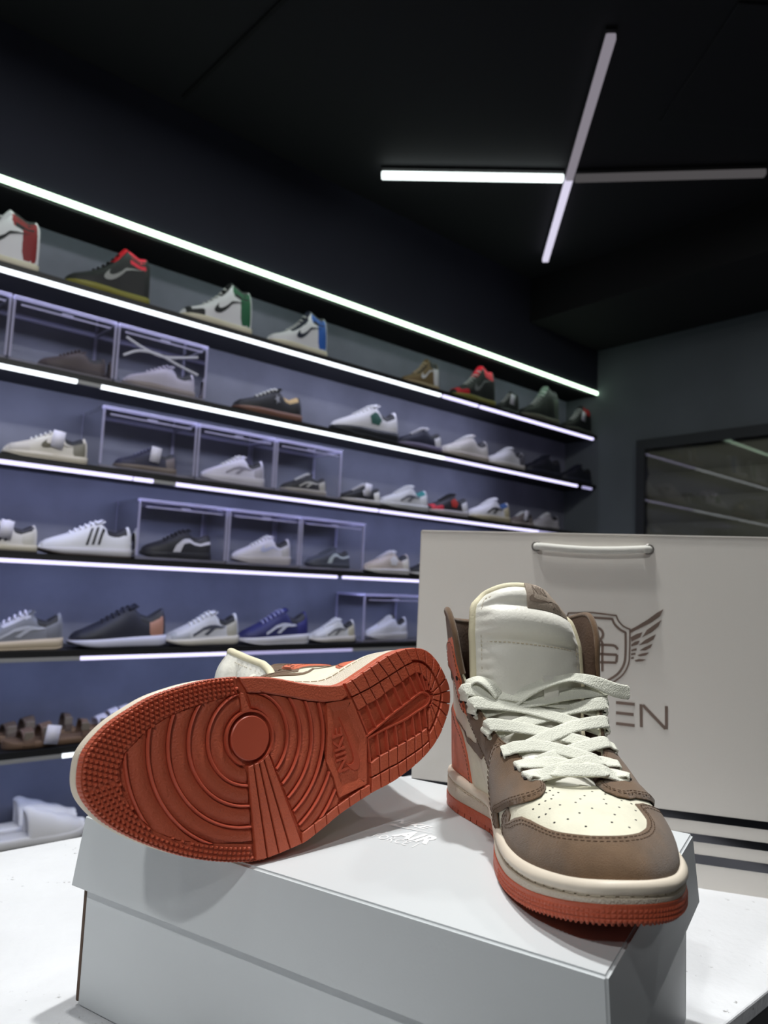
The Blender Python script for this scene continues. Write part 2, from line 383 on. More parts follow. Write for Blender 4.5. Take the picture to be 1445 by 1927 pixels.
# ------------------------------------------------------------------ counter, carton, paper bag
CT=CAMZ-.289; LT=CAMZ-.165
M_counter=mat('white textured counter',(226,227,230),.55,bump=(110,.9),var=(9,.05))
M_cside=mat('dark counter edge',(52,52,54),.5)
def specks(m):            # pits and flecks in the counter's coating
    nt=m.node_tree; N=nt.nodes; b=N['Principled BSDF']; src=b.inputs['Base Color'].links[0].from_socket; tc=N.new('ShaderNodeTexCoord')
    a=N.new('ShaderNodeTexNoise'); a.inputs['Scale'].default_value=150; a.inputs['Detail'].default_value=6; v=N.new('ShaderNodeTexNoise'); v.inputs['Scale'].default_value=16
    r=N.new('ShaderNodeMapRange'); r.inputs[1].default_value=.66; r.inputs[2].default_value=.72; r2=N.new('ShaderNodeMapRange'); r2.inputs[1].default_value=.50; r2.inputs[2].default_value=.62; mu=N.new('ShaderNodeMath'); mu.operation='MULTIPLY'
    mx=N.new('ShaderNodeMix'); mx.data_type='RGBA'; L=nt.links.new; L(tc.outputs['Object'],a.inputs['Vector']); L(tc.outputs['Object'],v.inputs['Vector']); L(a.outputs['Fac'],r.inputs[0]); L(v.outputs['Fac'],r2.inputs[0]); L(r.outputs[0],mu.inputs[0]); L(r2.outputs[0],mu.inputs[1])
    L(mu.outputs[0],mx.inputs['Factor']); L(src,mx.inputs[6]); mx.inputs[7].default_value=lin((120,118,116)); L(mx.outputs[2],b.inputs['Base Color'])
specks(M_counter)
co=thing('counter','long white counter with dark edging under the shoe carton','counter',M=Matrix.Translation(RM(.2,-.54,0)))
off=Matrix.Translation(-RM(.2,-.54,0))
bl,br=-.8405,-.2405
top=quadbox('countertop',-.9,1.06,bl,br,CT-.012,CT,M_counter,bevel=.0015)
edge=quadbox('edging',-.899,1.059,bl+.001,br-.001,CT-.045,CT-.0121,M_cside)
base=quadbox('cabinet_base',-.86,1.02,bl+.04,br-.04,0,CT-.0451,M_counter)
for o in (top,edge,base): o.parent=co; o.data.transform(off)
# carton
Nn=np.array([.10592,.33679]); Ll=np.array([-.19511,.52037]); Rr=np.array([.22862,.53569])
LE=(Ll-Nn); LE/=np.linalg.norm(LE); SE=(Rr-Nn); SE=SE-LE*(SE@LE); SE/=np.linalg.norm(SE)
LL,SS=.3526,.2337
def BX(l,s,z): return np.array([Nn[0]+LE[0]*l+SE[0]*s,Nn[1]+LE[1]*l+SE[1]*s,z])
M_card=mat('pale grey coated card',(206,210,212),.42,bump=(500,.06),var=(4,.02)); M_kraft=mat('brown card edge',(92,74,62),.8); M_cardin=mat('raw card inside',(170,160,150),.8)
LEv=np.array([LE[0],LE[1],0]);SEv=np.array([SE[0],SE[1],0])
BM_=Matrix.Translation(BX(LL/2,SS/2,CT))
bx=thing('shoe_carton','pale grey shoe carton with overhanging lid, under the two sneakers','box',M=BM_)
iv=BM_.inverted()
def under(o,par,iv): o.parent=par; o.data.transform(iv); return o
def lidmesh():
    t=.0022; h=.0455; fl=.004
    bm=bmesh.new()
    def ring(ins,z,fl=0):
        return [bm.verts.new(Vector(BX(l,s,z))) for l,s in ((ins-fl,ins-fl),(LL-ins+fl,ins-fl),(LL-ins+fl,SS-ins+fl),(ins-fl,SS-ins+fl))]
    A=ring(0,LT);B=ring(0,LT-h,fl);C=ring(t,LT-h,fl);D=ring(t,LT-t)
    bm.faces.new(A)
    for X,Y in ((A,B),(B,C),(C,D)):
        for i in range(4): bm.faces.new((X[i],X[(i+1)%4],Y[(i+1)%4],Y[i]))
    bm.faces.new(D[::-1]); bmesh.ops.recalc_face_normals(bm,faces=bm.faces)
    ed=[e for e in bm.edges if all(v in A for v in e.verts) or (any(v in A for v in e.verts) and any(v in B for v in e.verts))]
    bmesh.ops.bevel(bm,geom=ed,offset=.0014,segments=3,affect='EDGES')
    me=bpy.data.meshes.new('lid'); bm.to_mesh(me); bm.free(); me.materials.append(M_card)
    o=bpy.data.objects.new('lid',me); COL.objects.link(o); return o
lid=under(lidmesh(),bx,iv)
mb=MB(); ins=.0035; t=.003; zt=LT-.006
for l0,l1,s0,s1 in ((ins,LL-ins,ins,ins+t),(ins,LL-ins,SS-ins-t,SS-ins),(ins,ins+t,ins+t,SS-ins-t),(LL-ins-t,LL-ins,ins+t,SS-ins-t)):
    mb.bevbox(BX((l0+l1)/2,(s0+s1)/2,(CT+.001+zt)/2),abs(l1-l0),abs(s1-s0),zt-CT-.001,.0012,[LEv,SEv,(0,0,1)])
mb.box(BX(LL/2,SS/2,CT+.0015),LL-2*ins-.006,SS-2*ins-.006,.002,[LEv,SEv,(0,0,1)])
under(mb.build('carton_body',M_card),bx,iv)
mb=MB(); mb.bevbox(BX(LL-ins+.0014,SS*.5,(CT+.001+zt)/2),.0032,SS-2*ins,zt-CT-.004,.0012,[LEv,SEv,(0,0,1)]); under(mb.build('end_flap',M_kraft),bx,iv)
def text_mesh(txt,size,ext,shear=0,bold=0,space=1.0):
    c=bpy.data.curves.new('t','FONT'); c.body=txt; c.size=size; c.extrude=ext; c.shear=shear; c.offset=bold; c.align_x='CENTER'; c.align_y='CENTER'; c.resolution_u=3; c.space_character=space
    o=bpy.data.objects.new('t',c); COL.objects.link(o); dg=bpy.context.evaluated_depsgraph_get(); dg.update()
    me=bpy.data.meshes.new_from_object(o.evaluated_get(dg)); bpy.data.objects.remove(o); bpy.data.curves.remove(c)
    V=[tuple(v.co) for v in me.vertices]; Fc=[tuple(p.vertices) for p in me.polygons]; bpy.data.meshes.remove(me)
    return np.array(V),Fc
SW=np.array([(1.0,.60),(.75,.41),(.5,.24),(.3,.11),(.18,.06),(.09,.065),(.03,.12),(0,.23),(.02,.37),(.08,.52),(.16,.64),(.13,.52),(.125,.40),(.15,.32),(.21,.275),(.30,.275),(.42,.31),(.6,.38),(.8,.48)])
M_print=mat('white gloss print',(255,255,255),.18,spec=.7)
pm=MB(); xd=-LEv; yd=SEv      # the print reads from the photographer's side
pc=BX(LL*.5-.002,SS*.5-.001,LT)
def put(mb,txt,cx,cy,w,h,shear=0,bold=0,space=1):
    V,Fc=text_mesh(txt,1,.0,shear,bold,space); V=V-(V.max(0)+V.min(0))/2; V[:,0]*=w/np.ptp(V[:,0]); V[:,1]*=h/np.ptp(V[:,1])
    mb.add([pc+xd*(cx+v[0])+yd*(cy+v[1])+np.array([0,0,.00025]) for v in V],Fc)
put(pm,'NIKE',.0085,.0092,.0275,.0088,.35,.03); put(pm,'AIR',.0216,-.0118,.0270,.0172,.3,.045); put(pm,'FORCE 1',.0150,-.0261,.0312,.0090,0,.0,1.1)
pl=[(-.004+x*.040,-.0035+y*.0095) for x,y in SW]; v2,f2,_,_=cdt(ccw(pl),0)
pm.add([pc+xd*x+yd*y+np.array([0,0,.0004]) for x,y in v2],f2)
under(pm.build('lid_print',M_print,label='white gloss lettering on the lid'),lid,iv)
# paper bag
BA=on_z(1313,1671,CT); BB=on_z(1445,1691,CT); bu=(BB-BA); bu/=np.linalg.norm(bu); bn=np.array([bu[1],-bu[0],0])   # towards the camera
def bagpt(x,y):           # a pixel of the bag's face, as a point of its plane
    v=ray(x,y); return CAM0+v*((bn@(BA-CAM0))/(bn@v))
def baguv(x,y): P=bagpt(x,y); return np.array([(P-BA)@bu,P[2]-CT])
uL=(baguv(776,1560)[0]+baguv(787,1008)[0])/2; zTop=(baguv(787,1004)[1]+baguv(1445,1007)[1])/2; uC=baguv(1115,1100)[0]; uR=2*uC-uL
M_paper=mat('white matt paper',(216,211,204),.55,bump=(220,.05),var=(3,.015)); M_paperin=mat('paper inside',(200,196,190),.7)
M_foil=mat('silver black foil',(70,70,74),.16,metal=1,var=(5,.5)); M_emb=mat('bronze foil',(134,116,106),.35,metal=.35); M_rope=mat('white cord',(232,230,222),.7,bump=(900,.5,'X'))
BG=Matrix.Translation(BA+bu*(uC)-bn*.06)
bag=thing('paper_bag','large white paper carrier bag with winged shield print behind the sneakers','bag',M=BG); bi=BG.inverted()
def BP(u,z,d=0): return BA+bu*u+np.array([0,0,z])+bn*d
dep=.13; th=.0006; mb=MB()
def panel3(A,B,C,D,mb,t):
    A,B,C,D=[np.asarray(p,float) for p in (A,B,C,D)]; n=np.cross(B-A,D-A); n/=np.linalg.norm(n); mb.add([A,B,C,D,A-n*t,B-n*t,C-n*t,D-n*t],[(0,1,2,3),(7,6,5,4),(0,4,5,1),(1,5,6,2),(2,6,7,3),(3,7,4,0)])
panel3(BP(uL,0),BP(uR,0),BP(uR,zTop),BP(uL+.001,zTop),mb,th); under(mb.build('front_panel',M_paper),bag,bi)
mb=MB(); panel3(BP(uR,0,-dep),BP(uL,0,-dep),BP(uL,zTop,-dep+.02),BP(uR,zTop,-dep+.02),mb,th); under(mb.build('back_panel',M_paper),bag,bi)
for s,u in ((-1,uL),(1,uR)):
    mb=MB(); ui=u-s*.03; q=[(BP(u,0,-.001),BP(ui,0,-dep/2),BP(ui,zTop,-dep/2+.01),BP(u,zTop,-.001)),(BP(ui,0,-dep/2),BP(u,0,-dep+.001),BP(u,zTop,-dep+.021),BP(ui,zTop,-dep/2+.01))]
    for a in q: panel3(*(a if s<0 else a[::-1]),mb,th)
    under(mb.build('gusset',M_paper),bag,bi)
mb=MB(); panel3(BP(uL+.03,.002,-.002),BP(uR-.03,.002,-.002),BP(uR-.03,.002,-dep+.002),BP(uL+.03,.002,-dep+.002),mb,th); under(mb.build('base_panel',M_paperin),bag,bi)
mb=MB(); panel3(BP(uL+.001,zTop-.0004,.0007),BP(uR-.001,zTop-.0004,.0007),BP(uR-.001,zTop+.0012,.0007),BP(uL+.001,zTop+.0012,.0007),mb,.0014); under(mb.build('folded_rim',M_paper),bag,bi)
# foil bands
for (x,y0,y1) in ((1445,1547,1562),(1445,1587,1602),(1445,1626,1644)):
    z1=baguv(x,y0)[1]; z0=baguv(x,y1)[1]; mb=MB()
    panel3(BP(uL+.0005,z0,.0003),BP(uR-.0005,z0,.0003),BP(uR-.0005,z1,.0003),BP(uL+.0005,z1,.0003),mb,.0003); under(mb.build('foil_band',M_foil),bag,bi)
# cord
c0=baguv(1010,1028);c1=baguv(1220,1034); mb=MB(); n=24
P=[BP(c0[0]-.001,c0[1],-.02),BP(c0[0],c0[1],.0005)]+[BP(c0[0]+(c1[0]-c0[0])*t,c0[1]+(c1[1]-c0[1])*t-.0028*math.sin(math.pi*t),.0055) for t in np.linspace(.02,.98,n)]+[BP(c1[0],c1[1],.0005),BP(c1[0]+.001,c1[1],-.02)]
mb.tube(np.array(P),.0042,10); under(mb.build('cord_handle',M_rope,smooth=True),bag,bi)
for c in (c0,c1):
    mb=MB(); t=np.linspace(0,2*math.pi,17); mb.tube(np.array([BP(c[0]+.0052*math.cos(a),c[1]+.0052*math.sin(a),.0007) for a in t]),.0007,6,False); under(mb.build('eyelet',mat('eyelet',(120,116,112),.4,metal=.5)),bag,bi)
# logo strokes, raised foil
def strokes(mb,lines,w,d=.0004):
    for L in lines:
        L=np.asarray(L,float); T=np.gradient(L,axis=0); T/=np.linalg.norm(T,axis=1)[:,None]; Nn_=np.stack([-T[:,1],T[:,0]],1); V=[];Fc=[]
        for p,n_ in zip(L,Nn_):
            for sgn,dd in ((-1,0),(-1,d),(1,d),(1,0)): q=p+n_*sgn*w/2; V.append(BP(q[0],q[1],dd+.0001))
        for i in range(len(L)-1):
            for j in range(4): Fc.append((4*i+j,4*i+(j+1)%4,4*i+4+(j+1)%4,4*i+4+j))
        Fc+= [(0,1,2,3),tuple(4*(len(L)-1)+j for j in (3,2,1,0))]
        mb.add(V,Fc)
def zz(pts): return [baguv(1080+x*200/1445,1130+y*260/1878) for x,y in pts]
def sm(p,n=40): return crom(np.array(p),n)
PX=.0006
out=zz([(40,175),(575,205)]);
def mir(L): return [np.array([2*uC-p[0],p[1]]) for p in L]
o1=list(dens(zz([(310,172),(575,205)]),.004,False))+list(sm(zz([(575,205),(600,270),(660,340),(720,375),(760,390)]),12))+list(sm(zz([(760,390),(755,700),(740,860),(660,1010),(500,1130),(320,1210)]),30))
i1=list(dens(zz([(310,235),(520,250)]),.004,False))+list(sm(zz([(520,250),(550,320),(620,390),(670,420),(700,435)]),12))+list(sm(zz([(700,435),(700,700),(680,860),(600,990),(470,1080),(320,1150)]),30))
def halves(L):          # close the two halves of the shield on the bag's middle line
    L=[np.array(p) for p in L]; top=np.array([uC,L[0][1]+(L[0][1]-L[1][1])/(L[0][0]-L[1][0]+1e-9)*(uC-L[0][0])]); e=np.array([uC,L[-1][1]-.004])
    L=[p for p in L if p[0]>uC]; R=[top]+L+[e]; return R,mir(R)
mb=MB()
for L,w in ((o1,.0016),(i1,.0024)):
    A,B=halves(L); strokes(mb,[A,B],w)
under(mb.build('shield_print',M_emb),bag,bi)
mb=MB()
strokes(mb,[sm(zz([(150,365),(300,365),(370,400),(395,460),(370,515),(300,545),(150,545)]),24),sm(zz([(200,520),(330,525),(385,580),(385,700),(385,960)]),20),sm(zz([(200,600),(480,605),(560,620),(595,665)]),16),
   dens(zz([(200,720),(585,738)]),.004,False),dens(zz([(585,738),(575,840)]),.003,False),dens(zz([(575,845),(200,835)]),.004,False),dens(zz([(185,365),(185,960)]),.005,False)],.0026)
under(mb.build('monogram_print',M_emb),bag,bi)
FE=[[(765,395),(860,345),(1000,260),(1130,165),(1215,118),(1170,215),(1050,300),(900,375),(770,440)],[(925,500),(990,400),(1090,330),(1190,262),(1150,350),(1060,430)],[(770,500),(840,460),(930,430),(900,500),(780,560)],[(880,610),(960,540),(1050,490),(1110,460),(1080,530),(1000,580)],[(775,600),(830,560),(895,545),(865,600),(780,625)],
 [(890,680),(950,640),(1070,585),(1040,640),(970,680)],[(775,670),(850,645),(850,680),(780,690)],[(860,745),(920,720),(1020,705),(980,745),(900,760)],[(775,720),(830,710),(840,735),(775,745)],[(820,815),(880,795),(975,800),(930,825),(850,832)],[(775,775),(810,765),(815,790),(775,795)]]
def mirf(L): return mir(L)[::-1]
for side in (0,1):
    for f in FE:
        L=ccw(zz(f) if not side else mirf(zz(f))); v2,f2,_,nb=cdt(L,0); mb=MB(); m=len(v2)
        mb.add([BP(p[0],p[1],.0005) for p in v2]+[BP(p[0],p[1],.0001) for p in v2],f2+[(i,m+i,m+(i+1)%nb,(i+1)%nb) for i in range(nb)]); under(mb.build('feather',M_emb),bag,bi)
mb=MB(); strokes(mb,[dens(zz(l),.01,False) for l in ([(570,1385),(825,1412)],[(570,1525),(810,1550)],[(570,1670),(825,1700)],[(915,1720),(910,1410)],[(935,1420),(1245,1745)],[(1255,1750),(1255,1435)])],.0030); under(mb.build('lettering',M_emb),bag,bi)
# ------------------------------------------------------------------ the two high-top sneakers (built once in right-shoe millimetres, mirrored for the left)
M_rub=mat('orange rubber',(192,90,61),.5,bump=(800,.6),var=(60,.05)); M_rubs=mat('smooth orange rubber',(190,84,60),.42)
M_mids=mat('cream midsole rubber',(226,214,196),.48,bump=(300,.06),var=(20,.03)); M_fox=mat('textured foxing',(216,204,186),.6,bump=(1300,.6,'voro'),var=(20,.03)); M_cream=mat('cream nubuck',(224,220,198),.8,bump=(900,.25),var=(70,.07),sheen=.2)
M_suede=mat('brown suede',(112,88,66),.95,bump=(2200,.7),var=(60,.20),sheen=.3,spec=.15); M_osuede=mat('orange suede',(222,112,76),.95,bump=(2200,.7),var=(110,.12),sheen=.3,spec=.15)
M_satin=mat('ivory satin',(233,230,219),.42,bump=(500,.25),sheen=.2); M_bind=mat('pale yellow binding',(226,217,186),.75,bump=(600,.2)); M_lining=mat('dark brown lining',(78,58,44),.95,bump=(500,.3))
M_lab=mat('taupe woven label',(158,143,128),.7,bump=(700,.25)); M_labp=mat('label print',(122,106,92),.7); M_lace=mat('white cotton lace',(222,222,208),.85,bump=(1000,.38,'voro')); M_thread=mat('brown thread',(88,66,48),.9); M_threadc=mat('cream thread',(205,193,170),.9); M_hole=mat('dark hole',(24,20,18),.9)
def fin(P,mir):
    P=np.array(P,float).reshape(-1,3); P[:,2]+=spring(P[:,0]); P=P/1000
    if mir: P[:,1]*=-1
    return P
def sob(name,V,Fc,m,par,mir,smooth=True,kind=None,label=None,ang=38):
    V=fin(V,mir); Fc=[tuple(f)[::-1] for f in Fc] if mir else Fc
    o=obj(name,V,Fc,m,par,smooth,kind,label)
    bm=bmesh.new(); bm.from_mesh(o.data); bmesh.ops.recalc_face_normals(bm,faces=bm.faces); bm.to_mesh(o.data); bm.free()
    if smooth: flat(o,ang)
    return o
def prism(mb,poly,z0,z1,bev=.5,grid=5,step=2.5):
    """plan polygon; z0 = outer (tread) face, z1 = root; z0<z1"""
    p=ccw(dens(poly,step)); q=inset_poly(p,bev); V2,Fc,src,n=cdt(q,grid); m=len(V2)
    V=[(x,y,z0) for x,y in V2]+[(p[i][0],p[i][1],z0+bev) for i in range(n)]+[(p[i][0],p[i][1],z1) for i in range(n)]
    # boundary order in V2: find by src
    b=[None]*n
    for j,s in enumerate(src):
        if 0<=s<n: b[s]=j
    F2=[f[::-1] for f in Fc]
    for i in range(n):
        k=(i+1)%n
        if b[i] is not None and b[k] is not None: F2.append((b[i],b[k],m+k,m+i))
        F2.append((m+i,m+k,m+n+k,m+n+i))
    mb.add(V,F2)
def shoe_part_panel(name,poly,m,par,mir,off0=1.4,base=-.3,grid=2.4,step=1.3,sk=12.,sv=60.,edge=.5,stitch=None,sm_=M_thread,holes=None):
    """leather panel laid on the upper; poly in (k,v)"""
    p=ccw(dens([(k*sk,v*sv) for k,v in poly],step)); V2,Fc,src,n=cdt(p,grid); m_=len(V2)
    kk=V2[:,0]/sk; vv=np.clip(V2[:,1]/sv,-.05,1.0); isb=np.array([0<=s<n for s in src])
    d=np.where(isb,off0*edge,off0); top=surf(kk,vv)+surfn(kk,vv)*d[:,None]; bk=p[:,0]/sk; bv=np.clip(p[:,1]/sv,-.05,1); low=surf(bk,bv)+surfn(bk,bv)*base
    b=[None]*n
    for j,s in enumerate(src):
        if 0<=s<n: b[s]=j
    F2=list(Fc)
    for i in range(n):
        q=(i+1)%n
        if b[i] is not None and b[q] is not None: F2.append((b[i],b[q],m_+q,m_+i))
    o=sob(name,np.vstack([top,low]),F2,m,par,mir,ang=50)
    if stitch:
        for dd in (stitch if isinstance(stitch,(list,tuple)) else [stitch]):
            q=inset_poly(p[::2],dd); mb=MB(); P=surf(q[:,0]/sk,np.clip(q[:,1]/sv,0,1))+surfn(q[:,0]/sk,np.clip(q[:,1]/sv,0,1))*(off0+.15)
            dashes(mb,P,surfn(q[:,0]/sk,np.clip(q[:,1]/sv,0,1)),closed=True); sob('stitching',mb.v,mb.f,sm_,o,mir,kind='stuff',smooth=False)
    return o
def dashes(mb,P,Nv,closed=False,ln=1.9,gap=1.2,w=.38,h=.28):
    P=np.asarray(P);Nv=np.asarray(Nv)
    if closed: P=np.vstack([P,P[:1]]);Nv=np.vstack([Nv,Nv[:1]])
    d=np.r_[0,np.cumsum(np.linalg.norm(np.diff(P,axis=0),axis=1))]; s=0
    while s+ln<d[-1]:
        a=np.array([np.interp(s,d,P[:,j]) for j in range(3)]); b=np.array([np.interp(s+ln,d,P[:,j]) for j in range(3)]); n=np.array([np.interp(s+ln/2,d,Nv[:,j]) for j in range(3)])
        t=b-a; L=np.linalg.norm(t)
        if L>1e-6: t/=L; n=n-t*(n@t); n/=np.linalg.norm(n)+1e-9; mb.box((a+b)/2,L,w,h,[t,np.cross(n,t),n])
        s+=ln+gap
def inv_xz(x,z,side=1):
    kk=np.linspace(3,17.9,260)*side; vv=np.linspace(0,1,101); K,Vv=np.meshgrid(kk,vv); P=surf(K.ravel(),Vv.ravel()); d=(P[:,0]-x)**2+(P[:,2]-z)**2; i=int(np.argmin(d)); return K.ravel()[i],Vv.ravel()[i]
def ribbon(mb,P,Nv,w=8.6,t=1.5,n=60):
    """flat lace through control points P with facing directions Nv"""
    X=crom(np.hstack([np.asarray(P,float),np.asarray(Nv,float)]),n); Pc,Nn_=X[:,:3],X[:,3:]
    T=np.gradient(Pc,axis=0); T/=np.linalg.norm(T,axis=1)[:,None]+1e-9; Nn_=Nn_-T*(Nn_*T).sum(1)[:,None]; Nn_/=np.linalg.norm(Nn_,axis=1)[:,None]+1e-9; S=np.cross(T,Nn_)
    sec=[(-.5,0),(-.47,.36),(-.36,.5),(-.12,.44),(.12,.44),(.36,.5),(.47,.36),(.5,0),(.47,-.36),(.36,-.5),(-.36,-.5),(-.47,-.36)]; V=[];m=len(sec)
    for i in range(n):
        f=.72 if i in(0,n-1) else 1
        for a,b in sec: V.append(Pc[i]+S[i]*a*w*f+Nn_[i]*b*t*f)
    Fc=[(i*m+j,i*m+(j+1)%m,(i+1)*m+(j+1)%m,(i+1)*m+j) for i in range(n-1) for j in range(m)]+[tuple(range(m))[::-1],tuple((n-1)*m+j for j in range(m))]
    mb.add(V,Fc)
CDISC=np.array([175.7,15.6])
TOE_IN=[(178.9,42.6),(205.3,41.5),(220.7,39.7),(234.3,35.2),(247.5,25.7),(251.2,18.5),(251.5,7.3),(246.9,-6.6),(238.5,-18.2),(227.2,-26.6),(210.7,-34.0),(185.2,-43.0)]
def outline_between(p,q,short=True):
    i=int(np.argmin(((OUTL-p)**2).sum(1))); j=int(np.argmin(((OUTL-q)**2).sum(1))); n=len(OUTL)
    A=[OUTL[(i+k)%n] for k in range(((j-i)%n)+1)]; B=[OUTL[(i-k)%n] for k in range(((i-j)%n)+1)]
    return A if (len(A)<len(B))==short else B
def arcs(mb,c,r0,r1,th0,th1,poly,z0,z1,nr=5):
    """concentric tread band cut by the region polygon"""
    rs=np.linspace(r0,r1,nr); th=np.linspace(th0,th1,721); M=[]
    for r in rs:
        P=np.stack([c[0]+r*np.cos(th),c[1]+r*np.sin(th)],1); M.append(inside(P,poly))
    mid=M[nr//2]; runs=[];s=None
    for i,v in enumerate(list(mid)+[False]):
        if v and s is None: s=i
        if not v and s is not None: runs.append((s,i-1)); s=None
    for a,b in runs:
        if b-a<6: continue
        m=max(6,(b-a)//8); V=[];lines=[]
        for r,Mk in zip(rs,M):
            i=a;j=b
            if Mk[i]:
                while i>0 and Mk[i-1]: i-=1
            else:
                while i<b and not Mk[i]: i+=1
            if Mk[j]:
                while j<720 and Mk[j+1]: j+=1
            else:
                while j>a and not Mk[j]: j-=1
            if j<=i: i=j=(a+b)//2
            lines.append(np.linspace(th[i],th[j],m))
        for q,(r,t) in enumerate(zip(rs,lines)):
            zz0=z0[q] if isinstance(z0,(list,tuple)) else z0+(.35 if q in(0,nr-1) else 0)
            for x in t: V.append((c[0]+r*math.cos(x),c[1]+r*math.sin(x),zz0))
        base=len(V)
        for q in (0,nr-1):
            for x in lines[q]: V.append((c[0]+rs[q]*math.cos(x),c[1]+rs[q]*math.sin(x),z1))
        Fc=[(q*m+i,q*m+i+1,(q+1)*m+i+1,(q+1)*m+i) for q in range(nr-1) for i in range(m-1)]
        Fc+=[(i,i+1,base+i+1,base+i) for i in range(m-1)]+[((nr-1)*m+i,(nr-1)*m+i+1,base+m+i+1,base+m+i) for i in range(m-1)]
        for e in (0,m-1): Fc.append(tuple(q*m+e for q in range(nr))+(base+m+e,base+e))
        mb.add(V,Fc)
def ridge(mb,pts,w,z0,z1,closed=False):
    P=np.asarray(pts,float); T=np.roll(P,-1,0)-np.roll(P,1,0) if closed else np.gradient(P,axis=0); T/=np.linalg.norm(T,axis=1)[:,None]+1e-9; Nn_=np.stack([-T[:,1],T[:,0]],1); V=[]
    for p,n_ in zip(P,Nn_):
        for s,z in ((-.5,z1),(-.36,z0),(.36,z0),(.5,z1)): q=p+n_*s*w; V.append((q[0],q[1],z))
    m=len(P); Fc=[(4*i+j,4*i+j+1,4*((i+1)%m)+j+1,4*((i+1)%m)+j) for i in range(m if closed else m-1) for j in range(3)]
    if not closed: Fc+=[(0,1,2,3),(4*(m-1)+3,4*(m-1)+2,4*(m-1)+1,4*(m-1))]
    mb.add(V,Fc)
FL=3.2      # depth of the tread floor
def outsole(par,mir):
    n=len(OUTL); V=[];Fc=[]
    p=inset(.6); V2,F2,src,nb=cdt(ccw(p),6); 
    prof=[(.6,FL),(0,FL+.6),(0,9.2),(.9,9.9),(3,9.9)]
    mb=MB(); m=[]
    for d,z in prof: m+= [(x,y,z) for x,y in inset(d)]
    mb.add(m,[(q*n+i,q*n+(i+1)%n,(q+1)*n+(i+1)%n,(q+1)*n+i) for q in range(len(prof)-1) for i in range(n)])
    mb.add([(x,y,FL) for x,y in V2],[f[::-1] for f in F2])
    o=sob('outsole',mb.v,mb.f,M_rub,par,mir)
    def piece(name,fn,m=M_rub,kind=None,label=None,smooth=True):
        mb=MB(); fn(mb)
        return sob(name,mb.v,mb.f,m,o,mir,smooth,kind,label,ang=30) if mb.v else None
    # toe rim carrying the small studs
    band=outline_between((178.9,52.4),(185,-51.7),True)
    if min(q[0] for q in band)<170: band=outline_between((178.9,52.4),(185,-51.7),False)
    rim=list(band)+[np.array(q) for q in TOE_IN[::-1]]
    piece('toe_rim',lambda b: prism(b,rim,1.75,FL+.2,.4,4,2))
    def studs(b):
        ri=ccw(dens(rim,2))
        row=0; dd=1.6
        while dd<22:
            L=inset(dd); d=np.r_[0,np.cumsum(np.linalg.norm(np.diff(L,axis=0),axis=1))]; s=(row%2)*1.45
            while s<d[-1]:
                x=np.interp(s,d,L[:,0]); y=np.interp(s,d,L[:,1])
                if x>176 and inside([(x,y)],ri)[0] and np.sqrt(((ri-(x,y))**2).sum(1)).min()>.85:
                    a=math.atan2(y-CDISC[1],x-CDISC[0])+.6; r=1.36
                    q=[(x+r*math.cos(a+t),y+r*math.sin(a+t)) for t in (0,1.571,3.142,4.712)]; q2=[(x+.35*r*math.cos(a+t),y+.35*r*math.sin(a+t)) for t in (0,1.571,3.142,4.712)]
                    b.add([(u,v,1.8) for u,v in q]+[(u,v,.05) for u,v in q2],[(7,6,5,4)]+[(i,4+i,4+(i+1)%4,(i+1)%4) for i in range(4)])
                s+=2.9
            dd+=2.55; row+=1
        for zz,dd in ((2.2,-.0),(4.4,0),(6.6,0)):      # studs round the toe's edge
            L=OUTL; d=np.r_[0,np.cumsum(np.linalg.norm(np.diff(L,axis=0),axis=1))]; s=0
            while s<d[-1]:
                x=np.interp(s,d,L[:,0]); y=np.interp(s,d,L[:,1]); i=int(np.argmin(((L-(x,y))**2).sum(1))); nn=OUTN[i]; tt=np.array([-nn[1],nn[0]])
                if x>178:
                    c=np.array([x,y]); V=[]
                    for u,w_ in ((-1,-1),(1,-1),(1,1),(-1,1)): q=c+tt*u*.95; V.append((q[0],q[1],zz+w_*.9))
                    for u,w_ in ((-1,-1),(1,-1),(1,1),(-1,1)): q=c+tt*u*.45+nn*.5; V.append((q[0],q[1],zz+w_*.35))
                    b.add(V,[(4,5,6,7)]+[(i_,(i_+1)%4,4+(i_+1)%4,4+i_) for i_ in range(4)])
                s+=2.45
    piece('toe_studs',studs,kind='stuff',smooth=False)
    piece('pivot_disc',lambda b: prism(b,[(CDISC[0]+13*math.cos(t),CDISC[1]+13*math.sin(t)) for t in np.linspace(0,2*math.pi,64,endpoint=False)],.2,FL+.2,.6,4,2),M_rubs,label='smooth round pivot disc')
    piece('pivot_ring',lambda b: ridge(b,[(CDISC[0]+15.7*math.cos(t),CDISC[1]+15.7*math.sin(t)) for t in np.linspace(math.radians(-58)+.0,math.radians(262),80)],1.6,.3,FL+.1),M_rubs)
    lim=[(178.6,42.2),(179.6,31.6)]
    fanL=[(181.6,.4),(185.4,-43)]
    RT=TOE_IN[1:]+[]; regT=[(178.9,42.4)]+RT+[(185.2,-43),(181.6,.4),(178,4),(179,28)]
    A=math.radians
    for r0,r1 in ((17.3,25.7),(28.2,36.9),(39.6,48.3),(51,59.4),(62,71.2),(74,80)):
        piece('tread_ring',lambda b: arcs(b,CDISC,r0,r1,A(-88),A(90),regT,[2.3,1.4,1.1,1.4,2.3],FL+.1))
    for r in (26.9,38.2,49.8,60.7,72.6):
        piece('ring_lip',lambda b: arcs(b,CDISC,r-.75,r+.75,A(-88),A(90),regT,[1.2,.5,.3,.5,1.2],FL+.1),M_rubs)
    latin=[tuple(q) for q in inset(6.5)]; li=[q for q in latin if q[1]<-30 and 100<q[0]<150]; li.sort(key=lambda q:-q[0])
